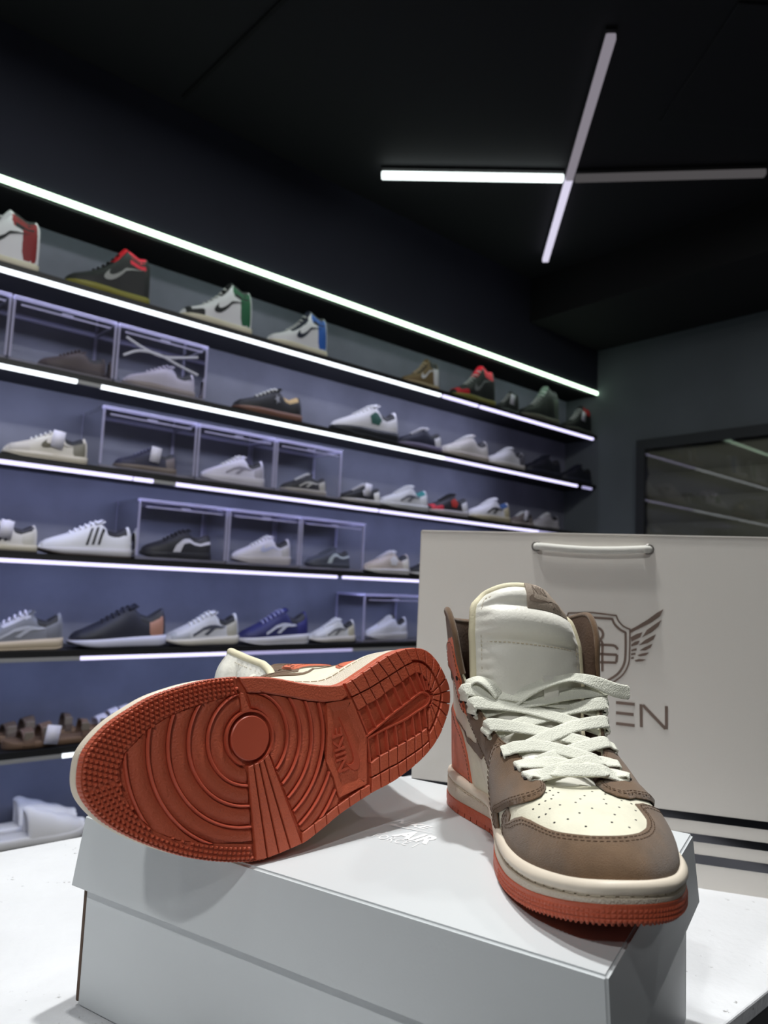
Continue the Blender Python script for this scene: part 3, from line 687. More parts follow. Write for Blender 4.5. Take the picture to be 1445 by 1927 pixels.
    regR=[(172.4,41.4),(162.2,38.9),(147.9,33.8),(139.8,30.7),(130,26.8),(117.4,22.9),(120.2,4.3),(125.2,-12.7),(121.5,-24.1),(119.6,-40)]+[q for q in li[::-1] if 120<q[0]<148]+[(151.0,-47.5),(164.2,4.4),(169,12),(170,25)]
    for r0,r1 in ((17.3,25.7),(28.2,35.2),(37.8,44.3),(46.8,53.2),(55.8,62.2),(64.8,71.2),(73.8,80)):
        piece('tread_ring',lambda b: arcs(b,CDISC,r0,r1,A(92),A(262),regR,[2.3,1.4,1.1,1.4,2.3],FL+.1))
    for r in (26.9,36.4,45.5,54.5,63.5,72.5):
        piece('ring_lip',lambda b: arcs(b,CDISC,r-.7,r+.7,A(92),A(262),regR,[1.2,.5,.3,.5,1.2],FL+.1),M_rubs)
    ft=[(180.8,.3),(176.4,.7),(172.7,1.0),(169.2,1.9),(165.2,4.4)]; fb=[(185,-52.6),(177.3,-54.0),(169.2,-54.3),(161,-54.5),(152,-54.5)]
    for i in range(4):
        q=[ft[i],fb[i],fb[i+1],ft[i+1]]; piece('pivot_rib',lambda b: prism(b,inset_poly(q,.55),.1,FL+.2,.4,5,3))
    piece('wedge_block',lambda b: prism(b,inset_poly([(177.9,43.2),(175.6,42.4),(172.9,31.5),(178.8,31.2)],.2),.3,FL+.2,.3,0,3))
    mo=outline_between((176.6,52.2),(99.6,32.3)); piece('arch_strip',lambda b: prism(b,list(mo)+[(97.6,23.4),(103.9,21.6),(116.6,23.5),(130,27.4),(139.8,31.3),(147.9,34.4),(162.2,39.5),(172.4,42.0)],.2,FL+.2,.9,4,2.5))
    ls=[(152.0,-54.4),(142,-52.2),(132,-49.8),(122,-47.3),(112,-45.2),(102,-43.6),(93,-42.8)]
    for i in range(6):
        a,b_=ls[i],ls[i+1]; o2=outline_between(a,b_); q=list(o2)+[(b_[0]-.6,b_[1]+6.4),(a[0]-.6,a[1]+6.4)]
        piece('edge_block',lambda b: prism(b,inset_poly(dens(q,2),.3),.25,FL+.2,.4,0,3))
    # shank panel with its raised marks
    pn=[(115.7,22.6),(119.1,4.3),(124.2,-12.7),(120.5,-24.1),(119.0,-37),(95.2,-35.5),(87.9,-6.6),(95.2,20.6)]
    def shank(b):
        p=ccw(dens(pn,2)); rings=[(p,FL),(p,.6),(inset_poly(p,2.2),.7),(inset_poly(p,6.0),1.9)]; n_=len(p); V=[]
        for q,z in rings: V+=[(x,y,z) for x,y in q]
        Fc=[(k*n_+i,k*n_+(i+1)%n_,(k+1)*n_+(i+1)%n_,(k+1)*n_+i) for k in range(3) for i in range(n_)]
        b.add(V,Fc); v2,f2,_,_=cdt(rings[-1][0],5); b.add([(x,y,1.9) for x,y in v2],[f[::-1] for f in f2])
    sp=piece('shank_panel',shank)
    def emboss(b):
        Vt,Ft=text_mesh('NIKE',10.5,.5,0,.12,1.0); w=np.ptp(Vt[:,0]); sx=27.5/w; sy=8.6/np.ptp(Vt[:,1])
        s=-1 if mir else 1
        # reads along +y (across the sole), letter tops towards the toe
        b.add([(111.2+v[1]*sy,-9+s*v[0]*sx,1.45-v[2]*1.0) for v in Vt],Ft)
        L=[(106.9-(0.36-y)*19-.5, 11.5-s*0-(1-x)*36) for x,y in SW] if not mir else [(106.9-(0.36-y)*19-.5,11.5-(1-x)*36) for x,y in SW]
        L=[(q[0]-3.2,q[1]) for q in L]
        v2,f2,_,nb=cdt(ccw(L),0); m=len(v2); b.add([(x,y,.9) for x,y in v2]+[(x,y,2) for x,y in v2],[f[::-1] for f in f2]+[(i,(i+1)%nb,m+(i+1)%nb,m+i) for i in range(nb)])
    piece('shank_lettering',emboss,M_rubs,smooth=False,label='raised lettering and tick mark')
    # heel blocks
    def q4(a,b_,c,d,ins=.45): return inset_poly([a,b_,c,d],ins)
    mo=[(99.3,32.4),(91.9,33.4),(82.4,36.0),(74.4,38.2),(65.8,40.6),(57.0,42.7),(47.9,44.1),(37.8,44.3)]; mi=[(94.4,21.8),(86.5,22.9),(77.4,24.2),(67.8,26.4),(58.5,28.5),(50.0,30.5),(41.3,32.5),(32.6,33.6)]
    m2=[(90.9,11.7),(82.6,13.6),(73.5,14.8),(64.6,17.4),(55.1,20.0),(46.5,21.9),(38.6,24.1),(31.2,25.5)]
    lo=[(92.5,-42.8),(83.8,-42.2),(75.3,-41.4),(66.5,-40.2),(57.7,-38.5),(48.5,-36.2),(41.2,-34.0),(32.3,-30.4)]; li_=[(90.2,-32.9),(82.1,-32.1),(73.4,-31.1),(65.0,-30.6),(56.3,-29.1),(47.2,-27.6),(39.1,-26.0),(31.7,-23.6)]
    l2=[(88.6,-23.2),(79.8,-21.0),(71.0,-20.1),(62.0,-19.0),(53.3,-18.0),(44.3,-16.7),(37.2,-15.6),(31.0,-14.0)]
    ch=[(89.0,-6.4),(75,-2.0),(61.2,2.6),(45,7.0),(34,10.2),(27.1,10.4),(22.8,6.1),(26.6,1.2),(38,-1.2),(51.4,-3.9),(70,-5.4),(87,-7.4)]
    for i in range(7):
        for a,b_ in ((mo,mi),(mi,m2),(lo,li_),(li_,l2)):
            q=[a[i],a[i+1],b_[i+1],b_[i]]
            if a in (mo,lo): q=list(outline_between(a[i],a[i+1]))+[b_[i+1],b_[i]]
            piece('tread_block',lambda b: prism(b,inset_poly(dens(q,3),.45),.1 if a in(mo,lo) else .35,FL+.2,.45,0,3))
    C_=np.array([24.5,5.8])
    def chan(y,xs,up):        # channel edge y at x
        e=[(89.0,-6.4),(75,-2.0),(61.2,2.6),(45,7.0),(34,10.2),(27.1,10.4)] if up else [(87,-7.4),(70,-5.4),(51.4,-3.9),(38,-1.2),(26.6,1.2)]
        e=sorted(e); return np.interp(xs,[p[0] for p in e],[p[1] for p in e])
    for i in range(8):
        p=np.array(m2[i]); e=np.array([p[0]-4.5,chan(0,p[0]-4.5,True)]); piece('tread_rib',lambda b: ridge(b,[p,(p+e)/2,e],1.3,.5,FL+.1),M_rubs)
        p=np.array(l2[i]); e=np.array([p[0]-1.5,chan(0,p[0]-1.5,False)]); piece('tread_rib',lambda b: ridge(b,[p,(p+e)/2,e],1.3,.5,FL+.1),M_rubs)
    piece('channel_rim',lambda b: ridge(b,crom(np.array(ch),60),1.5,.3,FL+.1),M_rubs)
    back=[q for q in outline_between((37.8,44.3),(32.3,-30.4))]; back=crom(np.array(back[::6]+[back[-1]]),67)
    ang=lambda q: math.atan2(q[1]-C_[1],q[0]-C_[0])
    nb=11; idx=np.linspace(0,66,nb+1).astype(int)
    bi_=inset(9.5); bi2=inset(10.6); bi3=inset(18.5)
    def near(L,p): 
        d=(p-C_); d/=np.linalg.norm(d); pr=(L-C_); cr=np.abs(pr[:,0]*d[1]-pr[:,1]*d[0])+1e3*((pr@d)<0); return L[int(np.argmin(cr))]
    for k in range(nb):
        a,b_=back[idx[k]],back[idx[k+1]]; q=list(back[idx[k]:idx[k+1]+1]); q+= [near(bi_,b_),near(bi_,(a+b_)/2),near(bi_,a)]
        piece('tread_block',lambda b: prism(b,inset_poly(q,.4),.1,FL+.2,.45,0,4))
        q=[near(bi2,a),near(bi2,(a+b_)/2),near(bi2,b_),near(bi3,b_),near(bi3,a)]
        piece('tread_block',lambda b: prism(b,inset_poly(q,.4),.4,FL+.2,.4,0,4))
        if 0<k:
            s_=near(bi3,a); e=C_+(s_-C_)/np.linalg.norm(s_-C_)*5.5; piece('tread_rib',lambda b: ridge(b,[s_,(s_+e)/2,e],1.2,.5,FL+.1),M_rubs)
    return o
def midsole(par,mir):
    n=len(OUTL); X=OUTL[:,0]; h=mid_top(X); zg=h-np.interp(X,[0,60,200,270],[6.5,6.5,7.0,7.3])
    toe=np.clip((X-150)/60,0,1)
    prof=[(3,8.9+0*h),(.9,9.1+0*h),(.4,10.1+0*h),(.3,zg-1),(1.0+.6*toe,zg-.3),(1.5+1.2*toe,zg+.1),(.9+.3*toe,zg+.7),(.2-.9*toe,zg+2.3),(.3-.7*toe,h-2.6),(1.0,h-.8),(2.4,h),(6.5,h+.1),(9,h-2)]
    V=[]
    wa=waist(OUTL)
    for d,z in prof:
        d=np.broadcast_to(d,(n,))-5.0*wa*np.clip((z-10)/10,0,1); q=OUTL-OUTN*d[:,None]; V+= [(a,b,c) for (a,b),c in zip(q,z)]
    face=lambda q0,q1:[(q*n+i,q*n+(i+1)%n,(q+1)*n+(i+1)%n,(q+1)*n+i) for q in range(q0,q1) for i in range(n)]
    def cut(q0,q1): return V[q0*n:(q1+1)*n],[tuple(j-q0*n for j in f) for f in face(q0,q1)]
    o=sob('midsole',*cut(5,len(prof)-1),M_mids,par,mir,ang=60)
    sob('foxing_band',*cut(0,5),M_fox,par,mir,ang=60)
    mb=MB(); P=np.c_[OUTL-OUTN*(.9+.8*toe-5.0*waist(OUTL)*np.clip((zg-9.65)/10,0,1))[:,None],zg+.35]; dashes(mb,P,np.c_[OUTN,0*h],True,5.0,1.6,.7,1.0); sob('welt_stitching',mb.v,mb.f,M_threadc,o,mir,kind='stuff',smooth=False)
    return o
def base_upper(par,mir):
    kk=np.linspace(-NK,NK,241)[:-1]; vv=np.linspace(-.0,1,25); m=len(kk)
    V=[];
    for v in vv: V+=list(surf(kk,np.full(m,v)))
    for v in vv[::-1][:18]: V+=list(surf(kk,np.full(m,v))-surfn(kk,np.full(m,v))*2.2)
    R=len(vv)+18
    Fc=[(q*m+i,q*m+(i+1)%m,(q+1)*m+(i+1)%m,(q+1)*m+i) for q in range(R-1) for i in range(m)]
    return sob('upper',V,Fc,M_cream,par,mir,ang=80)
MUD=None
def uppers(par,mir,pal=None):
    base_upper(par,mir)
    both=lambda L: (L,[(-k,v) for k,v in L])
    # mudguard round the toe: in (k,v), from the lateral ball round the toe to the medial ball
    poly=[(-5.2,.02),(-5.2,.22),(-3.6,.44),(-2.3,.60),(-1.45,.64),(-1.28,.58),(-1.15,.51),(-.8,.45),(-.4,.42),(.1,.405),(.6,.395),(1.25,.40),(1.95,.405),(2.65,.42),(3.15,.41),(3.65,.35),(4.2,.26),(4.1,.335),(4.6,.37),(5.2,.22),(5.2,.02)]
    lowr=[(k,-.03) for k in np.linspace(5.2,-5.2,40)]
    shoe_part_panel('toe_guard',poly+lowr,M_suede,par,mir,1.5,stitch=[1.7,3.4])
    rear=[(6,1),(6.6,1.0),(6.9,.80),(6.75,.5),(6.5,.25),(6.2,-.02)]
    for L in ([(5.5,-.02),(5.65,.18),(4.7,.34),(3.7,.46),(2.6,.60),(2.12,.68),(1.98,.75),(2.1,.82),(2.6,.88),(3.1,.97),(3.3,1.0),(4,1),(5,1)]+rear,[(-5.5,-.02),(-5.65,.18),(-4.5,.36),(-3.2,.55),(-2.2,.66),(-1.4,.69),(-.9,.74),(-.76,.82),(-.98,.88),(-1.7,.95),(-2.4,1.0),(-4,1),(-5,1)]+[(-k,v) for k,v in rear]): shoe_part_panel('forefoot_panel',L,M_suede,par,mir,2.9,base=.8,stitch=[1.6,3.2])
    for L in both([(6.5,.5),(6.5,1),(7.5,1),(8.5,1),(9.5,1),(10.2,1),(10.5,.86),(10.1,.70),(9.3,.66),(8.4,.62),(7.5,.55),(7.0,.48)]): shoe_part_panel('eyestay',L,M_suede,par,mir,1.5,stitch=[1.6])
    for s in (1,-1):
        pts=[(.20+.0,0)]
        L=[inv_xz(120-x*82,50+y*38,s) for x,y in SW]
        shoe_part_panel('side_tick',L,M_suede,par,mir,1.3)
    hv=lambda x: x
    hc=[(13.2,.0),(13.6,.18),(14.2,.30),(15.2,.42),(16.4,.48),(18,.5),(19.6,.48),(20.8,.42),(21.8,.30),(22.4,.18),(22.8,0.0)]
    shoe_part_panel('heel_panel',hc+[(k,-.03) for k in np.linspace(22.8,13.2,30)],M_osuede,par,mir,1.5,stitch=[1.6])
    cp=[(10.0,.66),(10.2,.8),(10.4,.99)]+[(k,1.0) for k in np.linspace(10.8,25.2,40)]+[(25.6,.99),(25.8,.8),(26.0,.66)]+[(k,.62) for k in np.linspace(25.4,10.6,36)]
    shoe_part_panel('collar_panel',cp,M_suede,par,mir,1.2)
    for L in ([(9.8,.70),(9.95,.82),(10.2,.93),(11,.955),(12,.955),(12.5,.93),(13,.88),(14,.84),(15.2,.82),(15.3,.70),(13.6,.64),(12.2,.60),(11,.60)] if mir else [(12.0,.70),(12.3,.86),(13,.88),(14,.84),(15.2,.82),(15.3,.70),(13.6,.64),(12.6,.62)],):
        for q in both(L):
            o=shoe_part_panel('ankle_flap',q,M_osuede,par,mir,2.7,base=.6,stitch=[1.4])
            s=1 if q[0][0]>0 else -1
            for k_,v_ in (((10.7,.72),(11.1,.84)) if mir else ((12.8,.72),(13.2,.80))):
                c=surf(s*k_,v_)[0]; nn=surfn(np.array([s*k_]),np.array([v_]))[0]; mb=MB(); P=np.array([c+nn*2.3,c+nn*2.95]); mb.tube(P,1.7,12); sob('eyelet',mb.v,mb.f,M_hole,o,mir)
    # collar roll and lining
    kk=np.linspace(-25.6+36,25.6,70); kk=np.linspace(10.3,25.7,70); P=surf(kk,np.full(70,1.0))-surfn(kk,np.full(70,1.0))*.4; P[:,2]+=.2; mb=MB(); mb.tube(P,2.3,10); sob('collar_rim',mb.v,mb.f,M_suede,par,mir)
    kk=np.linspace(4.2,31.8,120); vv=np.linspace(1,.1,22); V=[]
    for v in vv:
        d=np.interp(v,[.55,.8,.97,1],[3.0,4.6,3.2,2.0]); V+=list(surf(kk,np.full(120,v))-surfn(kk,np.full(120,v))*d)
    sob('lining',V,[(q*120+i,q*120+i+1,(q+1)*120+i+1,(q+1)*120+i) for q in range(21) for i in range(119)],M_lining,par,mir)
    sob('insole',[(x,y,24) for x,y in cdt(ccw(inset(9)[::4]),8)[0]],cdt(ccw(inset(9)[::4]),8)[1],M_lining,par,mir)
    # vent holes on the toe
    mb=MB(); rr=random.Random(3)
    for i,(v,ks) in enumerate([(.48,[-1.6,-.5,.6,1.7]),(.53,[-2.2,-1.1,0,1.1,2.2]),(.60,[-2.6,-1.6,-.5,.6,1.7,2.7]),(.66,[-2.9,-2,-1,0,1.1,2.1,3]),(.71,[-2.6,-1.6,-.5,.6,1.7,2.7]),(.76,[-2.8,-1.8,-.8,.3,1.3,2.3]),(.81,[-2.2,-1.1,.0,1.1,2.2]),(.87,[-1.7,.9,2.0])]):
        for k in ks:
            k=.95+k*.74+rr.uniform(-.08,.08); c=surf(k,v)[0]; nn=surfn(np.array([k]),np.array([v]))[0]; mb.tube(np.array([c-nn*.3,c+nn*.10]),.66,8)
    sob('vent_holes',mb.v,mb.f,M_hole,par,mir,kind='stuff')
def tongue(par,mir,shift=(0,0,0),twist=0):
    C0=crom(np.array([(184,5,45),(162,5,50),(139,5,58),(120,5,71),(108,5,89),(104,5,110),(103,6,134),(101,7.5,151),(98,8,161),(94,8.5,167)]),41)
    Wd=np.interp(np.linspace(0,1,41),[0,.15,.4,.6,.8,.92,1],[16,21,32,40,40,37,29]); t=np.linspace(0,1,41); na=37; a=np.linspace(-1,1,na)
    sh=np.array(shift,float); 
    def pt(i,aa,d):
        tt=t[i]; c=C0[i]+sh*max(0,(tt-.35)/.65)**1.5; T=C0[min(i+1,40)]-C0[max(i-1,0)]; T/=np.linalg.norm(T); Nf=np.array([T[2],0,-T[0]]); Nf/=np.linalg.norm(Nf)
        ys=Wd[i]*aa; c=c+np.array([0,0,1.])*(.17*ys*max(0,tt-.3)); back=np.abs(aa)**2.2*(4+9*tt)+(6*tt if aa<0 else 0)*aa*aa
        return c+np.array([0,ys,0])-Nf*back+Nf*d-np.array([0,0,1])*(abs(aa)**3*4*tt)
    def puff(tt,aa):
        s=1-(abs(aa))**6; p=0
        for lo,hi,h in ((.34,.755,4.6),(.775,.915,7.2),(.925,.985,2.6)):
            if lo<=tt<=hi: u=(tt-lo)/(hi-lo); p=max(p,h*(1-abs(2*u-1)**(2.3 if hi>.77 else 5)))
        edge=1-np.clip((.93-abs(aa))/.12,0,1)
        return p*s*(1-edge*.75)+.6*math.sin(tt*150)*max(0,1-abs(abs(aa)-.84)/.14)*(.3<tt<.98)+.35*math.sin(aa*9+tt*14)*s*(.25<tt<.75)*.5
    V=[];m=na
    tf=np.linspace(0,1,150)
    def ptf(tt,aa,d):
        x=tt*40; i=int(min(39,math.floor(x))); f=x-i; return pt(i,aa,d)*(1-f)+pt(i+1,aa,d)*f
    for tt in tf:
        for aa in a: V.append(ptf(tt,aa,3.5+puff(tt,aa)))
    n1=len(tf)
    for tt in tf:
        for aa in a: V.append(ptf(tt,aa,-2.5))
    N1=n1*m; Fc=[(i*m+j,i*m+j+1,(i+1)*m+j+1,(i+1)*m+j) for i in range(n1-1) for j in range(m-1)]
    Fc+=[(N1+i*m+j+1,N1+i*m+j,N1+(i+1)*m+j,N1+(i+1)*m+j+1) for i in range(n1-1) for j in range(m-1)]
    for j in (0,m-1): Fc+=[(i*m+j,(i+1)*m+j,N1+(i+1)*m+j,N1+i*m+j) for i in range(n1-1)]
    for i in (0,n1-1): Fc+=[(i*m+j,i*m+j+1,N1+i*m+j+1,N1+i*m+j) for j in range(m-1)]
    o=sob('tongue',V,Fc,M_satin,par,mir,ang=80)
    rimp=[ptf(tt,-1,.8) for tt in np.linspace(.25,.97,34)]+[ptf(1,aa,.8) for aa in np.linspace(-.94,.94,26)]+[ptf(tt,1,.8) for tt in np.linspace(.97,.25,34)]
    mb=MB(); mb.tube(crom(np.array(rimp),130),3.3,10); sob('tongue_binding',mb.v,mb.f,M_bind,o,mir)
    mb=MB(); P=[ptf(tt,-.9,4.2) for tt in np.linspace(.3,.95,40)]+[ptf(.955,aa,4.9) for aa in np.linspace(-.86,.86,30)]+[ptf(tt,.9,4.2) for tt in np.linspace(.95,.3,40)]
    dashes(mb,P,[np.array([.8,0,.6])]*len(P)); sob('stitching',mb.v,mb.f,M_threadc,o,mir,kind='stuff',smooth=False)
    mb=MB(); P=[ptf(.765,aa,3.6) for aa in np.linspace(-.95,.95,60)]; dashes(mb,P,[np.array([.8,0,.6])]*60,w=.8); sob('stitching',mb.v,mb.f,M_threadc,o,mir,kind='stuff',smooth=False)
    # woven label on the top edge (towards the outer side) and the lace keeper
    def patch(a0,a1,t0,t1,d,nn=14,kk=10):
        V=[];
        for tt in np.linspace(t0,t1,kk):
            for aa in np.linspace(a0,a1,nn): V.append(ptf(tt,aa,d(tt,aa)))
        Fc=[(i*nn+j,i*nn+j+1,(i+1)*nn+j+1,(i+1)*nn+j) for i in range(kk-1) for j in range(nn-1)]; q=len(V)
        for tt in np.linspace(t0,t1,kk):
            for aa in np.linspace(a0,a1,nn): V.append(ptf(tt,aa,d(tt,aa)-1.2))
        for j in range(nn-1): Fc+=[(j,q+j,q+j+1,j+1),((kk-1)*nn+j,(kk-1)*nn+j+1,q+(kk-1)*nn+j+1,q+(kk-1)*nn+j)]
        for i in range(kk-1): Fc+=[(i*nn,(i+1)*nn,q+(i+1)*nn,q+i*nn),(i*nn+nn-1,q+i*nn+nn-1,q+(i+1)*nn+nn-1,(i+1)*nn+nn-1)]
        return V,Fc
    ld=lambda tt,aa: 6.3+.6*math.sin((tt-.9)/.1*3.14)
    Vp,Fp=patch(-.82,.10,.905,1.0,ld); lab=sob('tongue_label',Vp,Fp,M_lab,o,mir,ang=80,label='taupe woven label on the tongue top')
    mb=MB(); s=-1 if mir else 1
    for txt,ca,ct,wd,ht in (('NIKE',-.22,.975,.34,.030),('AIR',-.56,.932,.26,.030)):
        Vt,Ft=text_mesh(txt,1,.0,0,.02); Vt=Vt/np.array([np.ptp(Vt[:,0]),np.ptp(Vt[:,1]),1])
        # reading direction seen from the front: viewer's left is +y for the mirrored (left) shoe
        mb.add([ptf(min(1,ct+v[1]*ht),ca+(-1 if mir else 1)*v[0]*wd,ld(ct,0)+.35) for v in Vt],Ft)
    L=[(-.36-(x-.5)*.85*(1),.944+(y-.35)*.05) for x,y in SW]; v2,f2,_,_=cdt(ccw(L),0); mb.add([ptf(min(1,y),x,ld(y,0)+.2) for x,y in v2],f2)
    sob('label_print',mb.v,mb.f,M_labp,lab,mir,smooth=False)
    Vp,Fp=patch(-.36,-.08,.50,.66,lambda tt,aa: 10.6 if .515<tt<.645 else 8.0,6,12); sob('lace_keeper',Vp,Fp,M_satin,o,mir,ang=60)
    return ptf
def laces(par,mir,ptf,loose=True):
    rows=6 if loose else 4
    KS={1:[3.6,4.8,6.0,7.4,8.5,9.3],-1:[3.7,5.0,6.4,7.6,8.6,9.4]}; vs=[.77,.80,.83,.89,.92,.93]; up=np.array([.62,0,.78]); yv=np.array([0,1.,0])
    E={}
    for s in (1,-1):
        for i,k in enumerate(KS[s]): E[s,i]=(surf(s*k,vs[i])[0]+surfn(np.array([s*k]),np.array([vs[i]]))[0]*2.6,surfn(np.array([s*k]),np.array([vs[i]]))[0])
    for s in (1,-1):
        for i in range(rows):
            c,nn=E[s,i]; mb=MB(); t_=surf(s*KS[s][i],1.0)[0]-c; t_/=np.linalg.norm(t_); mb.tube(np.array([c-nn*.8-t_*1.2,c+nn*.4-t_*1.2]),1.7,12); sob('eyelet',mb.v,mb.f,M_hole,par,mir)
    G=np.array([ptf(t,a,5.5) for t in np.linspace(.0,.75,50) for a in np.linspace(-1,1,21)])
    def clear_(p,m):       # keep a lace point in front of the tongue
        d=((G-p)**2)[:,1:].sum(1); g=G[np.argsort(d)[:3]]; q=max(float(((g-p)@np.array([1.,0,0])).max())+m,0); return p+np.array([q,0,0])
    def mid(i,f,h,m=1.5):
        a,b=E[1,i][0],E[-1,i][0]; return clear_((a+b)/2+(a-b)/2*f+up*h,m)
    def end(s,i,hi):
        c,nn=E[s,i]; k=KS[s][i]; t=surf(s*k,1.0)[0]; tn=surfn(np.array([s*k]),np.array([.95]))[0]; d=t-c; d/=np.linalg.norm(d)
        return [c-nn*1.5-d*1.0,c+nn*1.6*hi-d*.4,c+nn*2.6*hi+d*3.5,t+tn*2.4*hi+up*2.4+d*.5],[-d+nn*.2,nn-d*.6,nn,tn+up]
    def run(s,i,j,lift):
        P,Nv=end(s,i,1.3)
        for f,w,l in ((.42,.12,1.),(-.05,.5,.7),(-.5,.86,.0)):
            P.append(mid(i,s*f,5+lift*l,1.2+lift*l)*(1-w)+mid(j,s*f,5+lift*l,1.2+lift*l)*w); Nv.append(up)
        c2,n2=E[-s,j]; P+=[c2+yv*s*7+n2*1.0+up*.3,c2+n2*.3]; Nv+=[up+n2,n2]
        mb=MB(); ribbon(mb,P,Nv,9.4,1.5,70); return mb
    P1,N1=end(1,0,1.2); P2,N2=end(-1,0,1.2); mb=MB()
    ribbon(mb,P1+[mid(0,.35,7,2.5),mid(0,-.35,7,2.5)]+P2[::-1],N1+[up,up]+N2[::-1],9.4,1.5,70); sob('lace',mb.v,mb.f,M_lace,par,mir,ang=60)
    for i in range(1,rows):
        for s in (1,-1):
            b=run(s,i,i-1,2.6 if (s==1)==(i%2==0) else .8); sob('lace',b.v,b.f,M_lace,par,mir,ang=60)
    c,nn=E[1,rows-1]; mb=MB()
    ribbon(mb,[c+nn*1-yv*1,c+nn*4-yv*5+np.array([-4,0,9]),c+nn*6-yv*13+np.array([-1,0,14]),c+nn*6-yv*20+np.array([4,0,11]),c+nn*4-yv*24+np.array([7,0,4])],[nn+up,up+np.array([0,.4,.2]),up+np.array([0,0,.6]),up,up+np.array([.5,-.4,0])],9.0); sob('lace_loop',mb.v,mb.f,M_lace,par,mir,ang=60)
    if not loose: return
    l=E[-1,5][0]; mb=MB(); q=lambda f,h,dz: mid(5,f,h,3.0)+np.array([0,0,dz])
    ribbon(mb,[q(.42,4,-3),q(.18,7,3),q(-.12,8,8),q(-.45,8,10),q(-.8,7,8),l+np.array([7,-7,8]),l+np.array([7,-17,6.5])],[up,up,up+np.array([0,0,.4]),up+np.array([0,0,.5]),up+np.array([.3,0,-.2]),up+np.array([.8,0,-.5]),up+np.array([.8,0,-.4])],10,1.5,70); sob('lace_end',mb.v,mb.f,M_lace,par,mir,ang=60)
def hightop(name,label,M,mir,tshift=(0,0,0),loose=True):
    t=thing(name,label,'sneaker',M=M)
    outsole(t,mir); midsole(t,mir); uppers(t,mir); p=tongue(t,mir,tshift); laces(t,mir,p,loose); return t
th=.1645; tv=(math.sin(th),-math.cos(th),0); lv=(math.cos(th),math.sin(th),0)      # toe direction, the shoe's left
hightop('high_top_sneaker','upright brown, cream and orange high-top sneaker, toe over the end of the carton',Matrix(((tv[0],lv[0],0,.0965),(tv[1],lv[1],0,.6206),(0,0,1,LT-.0001),(0,0,0,1))),True)
X=np.array([-0.72829571,-0.66839839,-0.15109254]);Y=np.array([-0.22836477,0.02884754,0.97314817]);Z=np.array([-0.64609202,0.74324385,-0.17364818])
LAST_DX=28.0; CK,CD=_build()
hightop('high_top_sneaker','tipped over high-top sneaker lying on its side, orange outsole facing out',Matrix(((X[0],Y[0],Z[0],.05804),(X[1],Y[1],Z[1],.567527),(X[2],Y[2],Z[2],CAMZ-.0830),(0,0,0,1))),False,(2,24,4),False)
# ------------------------------------------------------------------ shoes on the shelves
KNIT=dict(low=[(0,.25),(.03,.295),(.09,.275),(.18,.235),(.28,.255),(.35,.315),(.43,.315),(.57,.255),(.70,.20),(.82,.165),(.92,.135),(.98,.10),(1,.06)],
 high=[(0,.43),(.04,.485),(.14,.46),(.25,.50),(.33,.515),(.38,.45),(.5,.335),(.6,.265),(.7,.21),(.82,.165),(.92,.135),(.98,.10),(1,.06)],
 runner=[(0,.30),(.025,.365),(.09,.325),(.18,.275),(.28,.30),(.36,.375),(.44,.365),(.58,.29),(.72,.225),(.85,.175),(.94,.14),(.985,.11),(1,.08)])
WID=[(0,.075),(.02,.10),(.08,.122),(.22,.122),(.38,.128),(.55,.155),(.70,.172),(.82,.160),(.91,.130),(.97,.085),(1,.03)]
_mc={}
def cm(c,rough=.6,kind='leather'):
    k=(c,rough,kind)
    if k not in _mc: _mc[k]=mat('%s %d %d %d'%(kind,*c),c,rough,bump=(300,.2))
    return _mc[k]
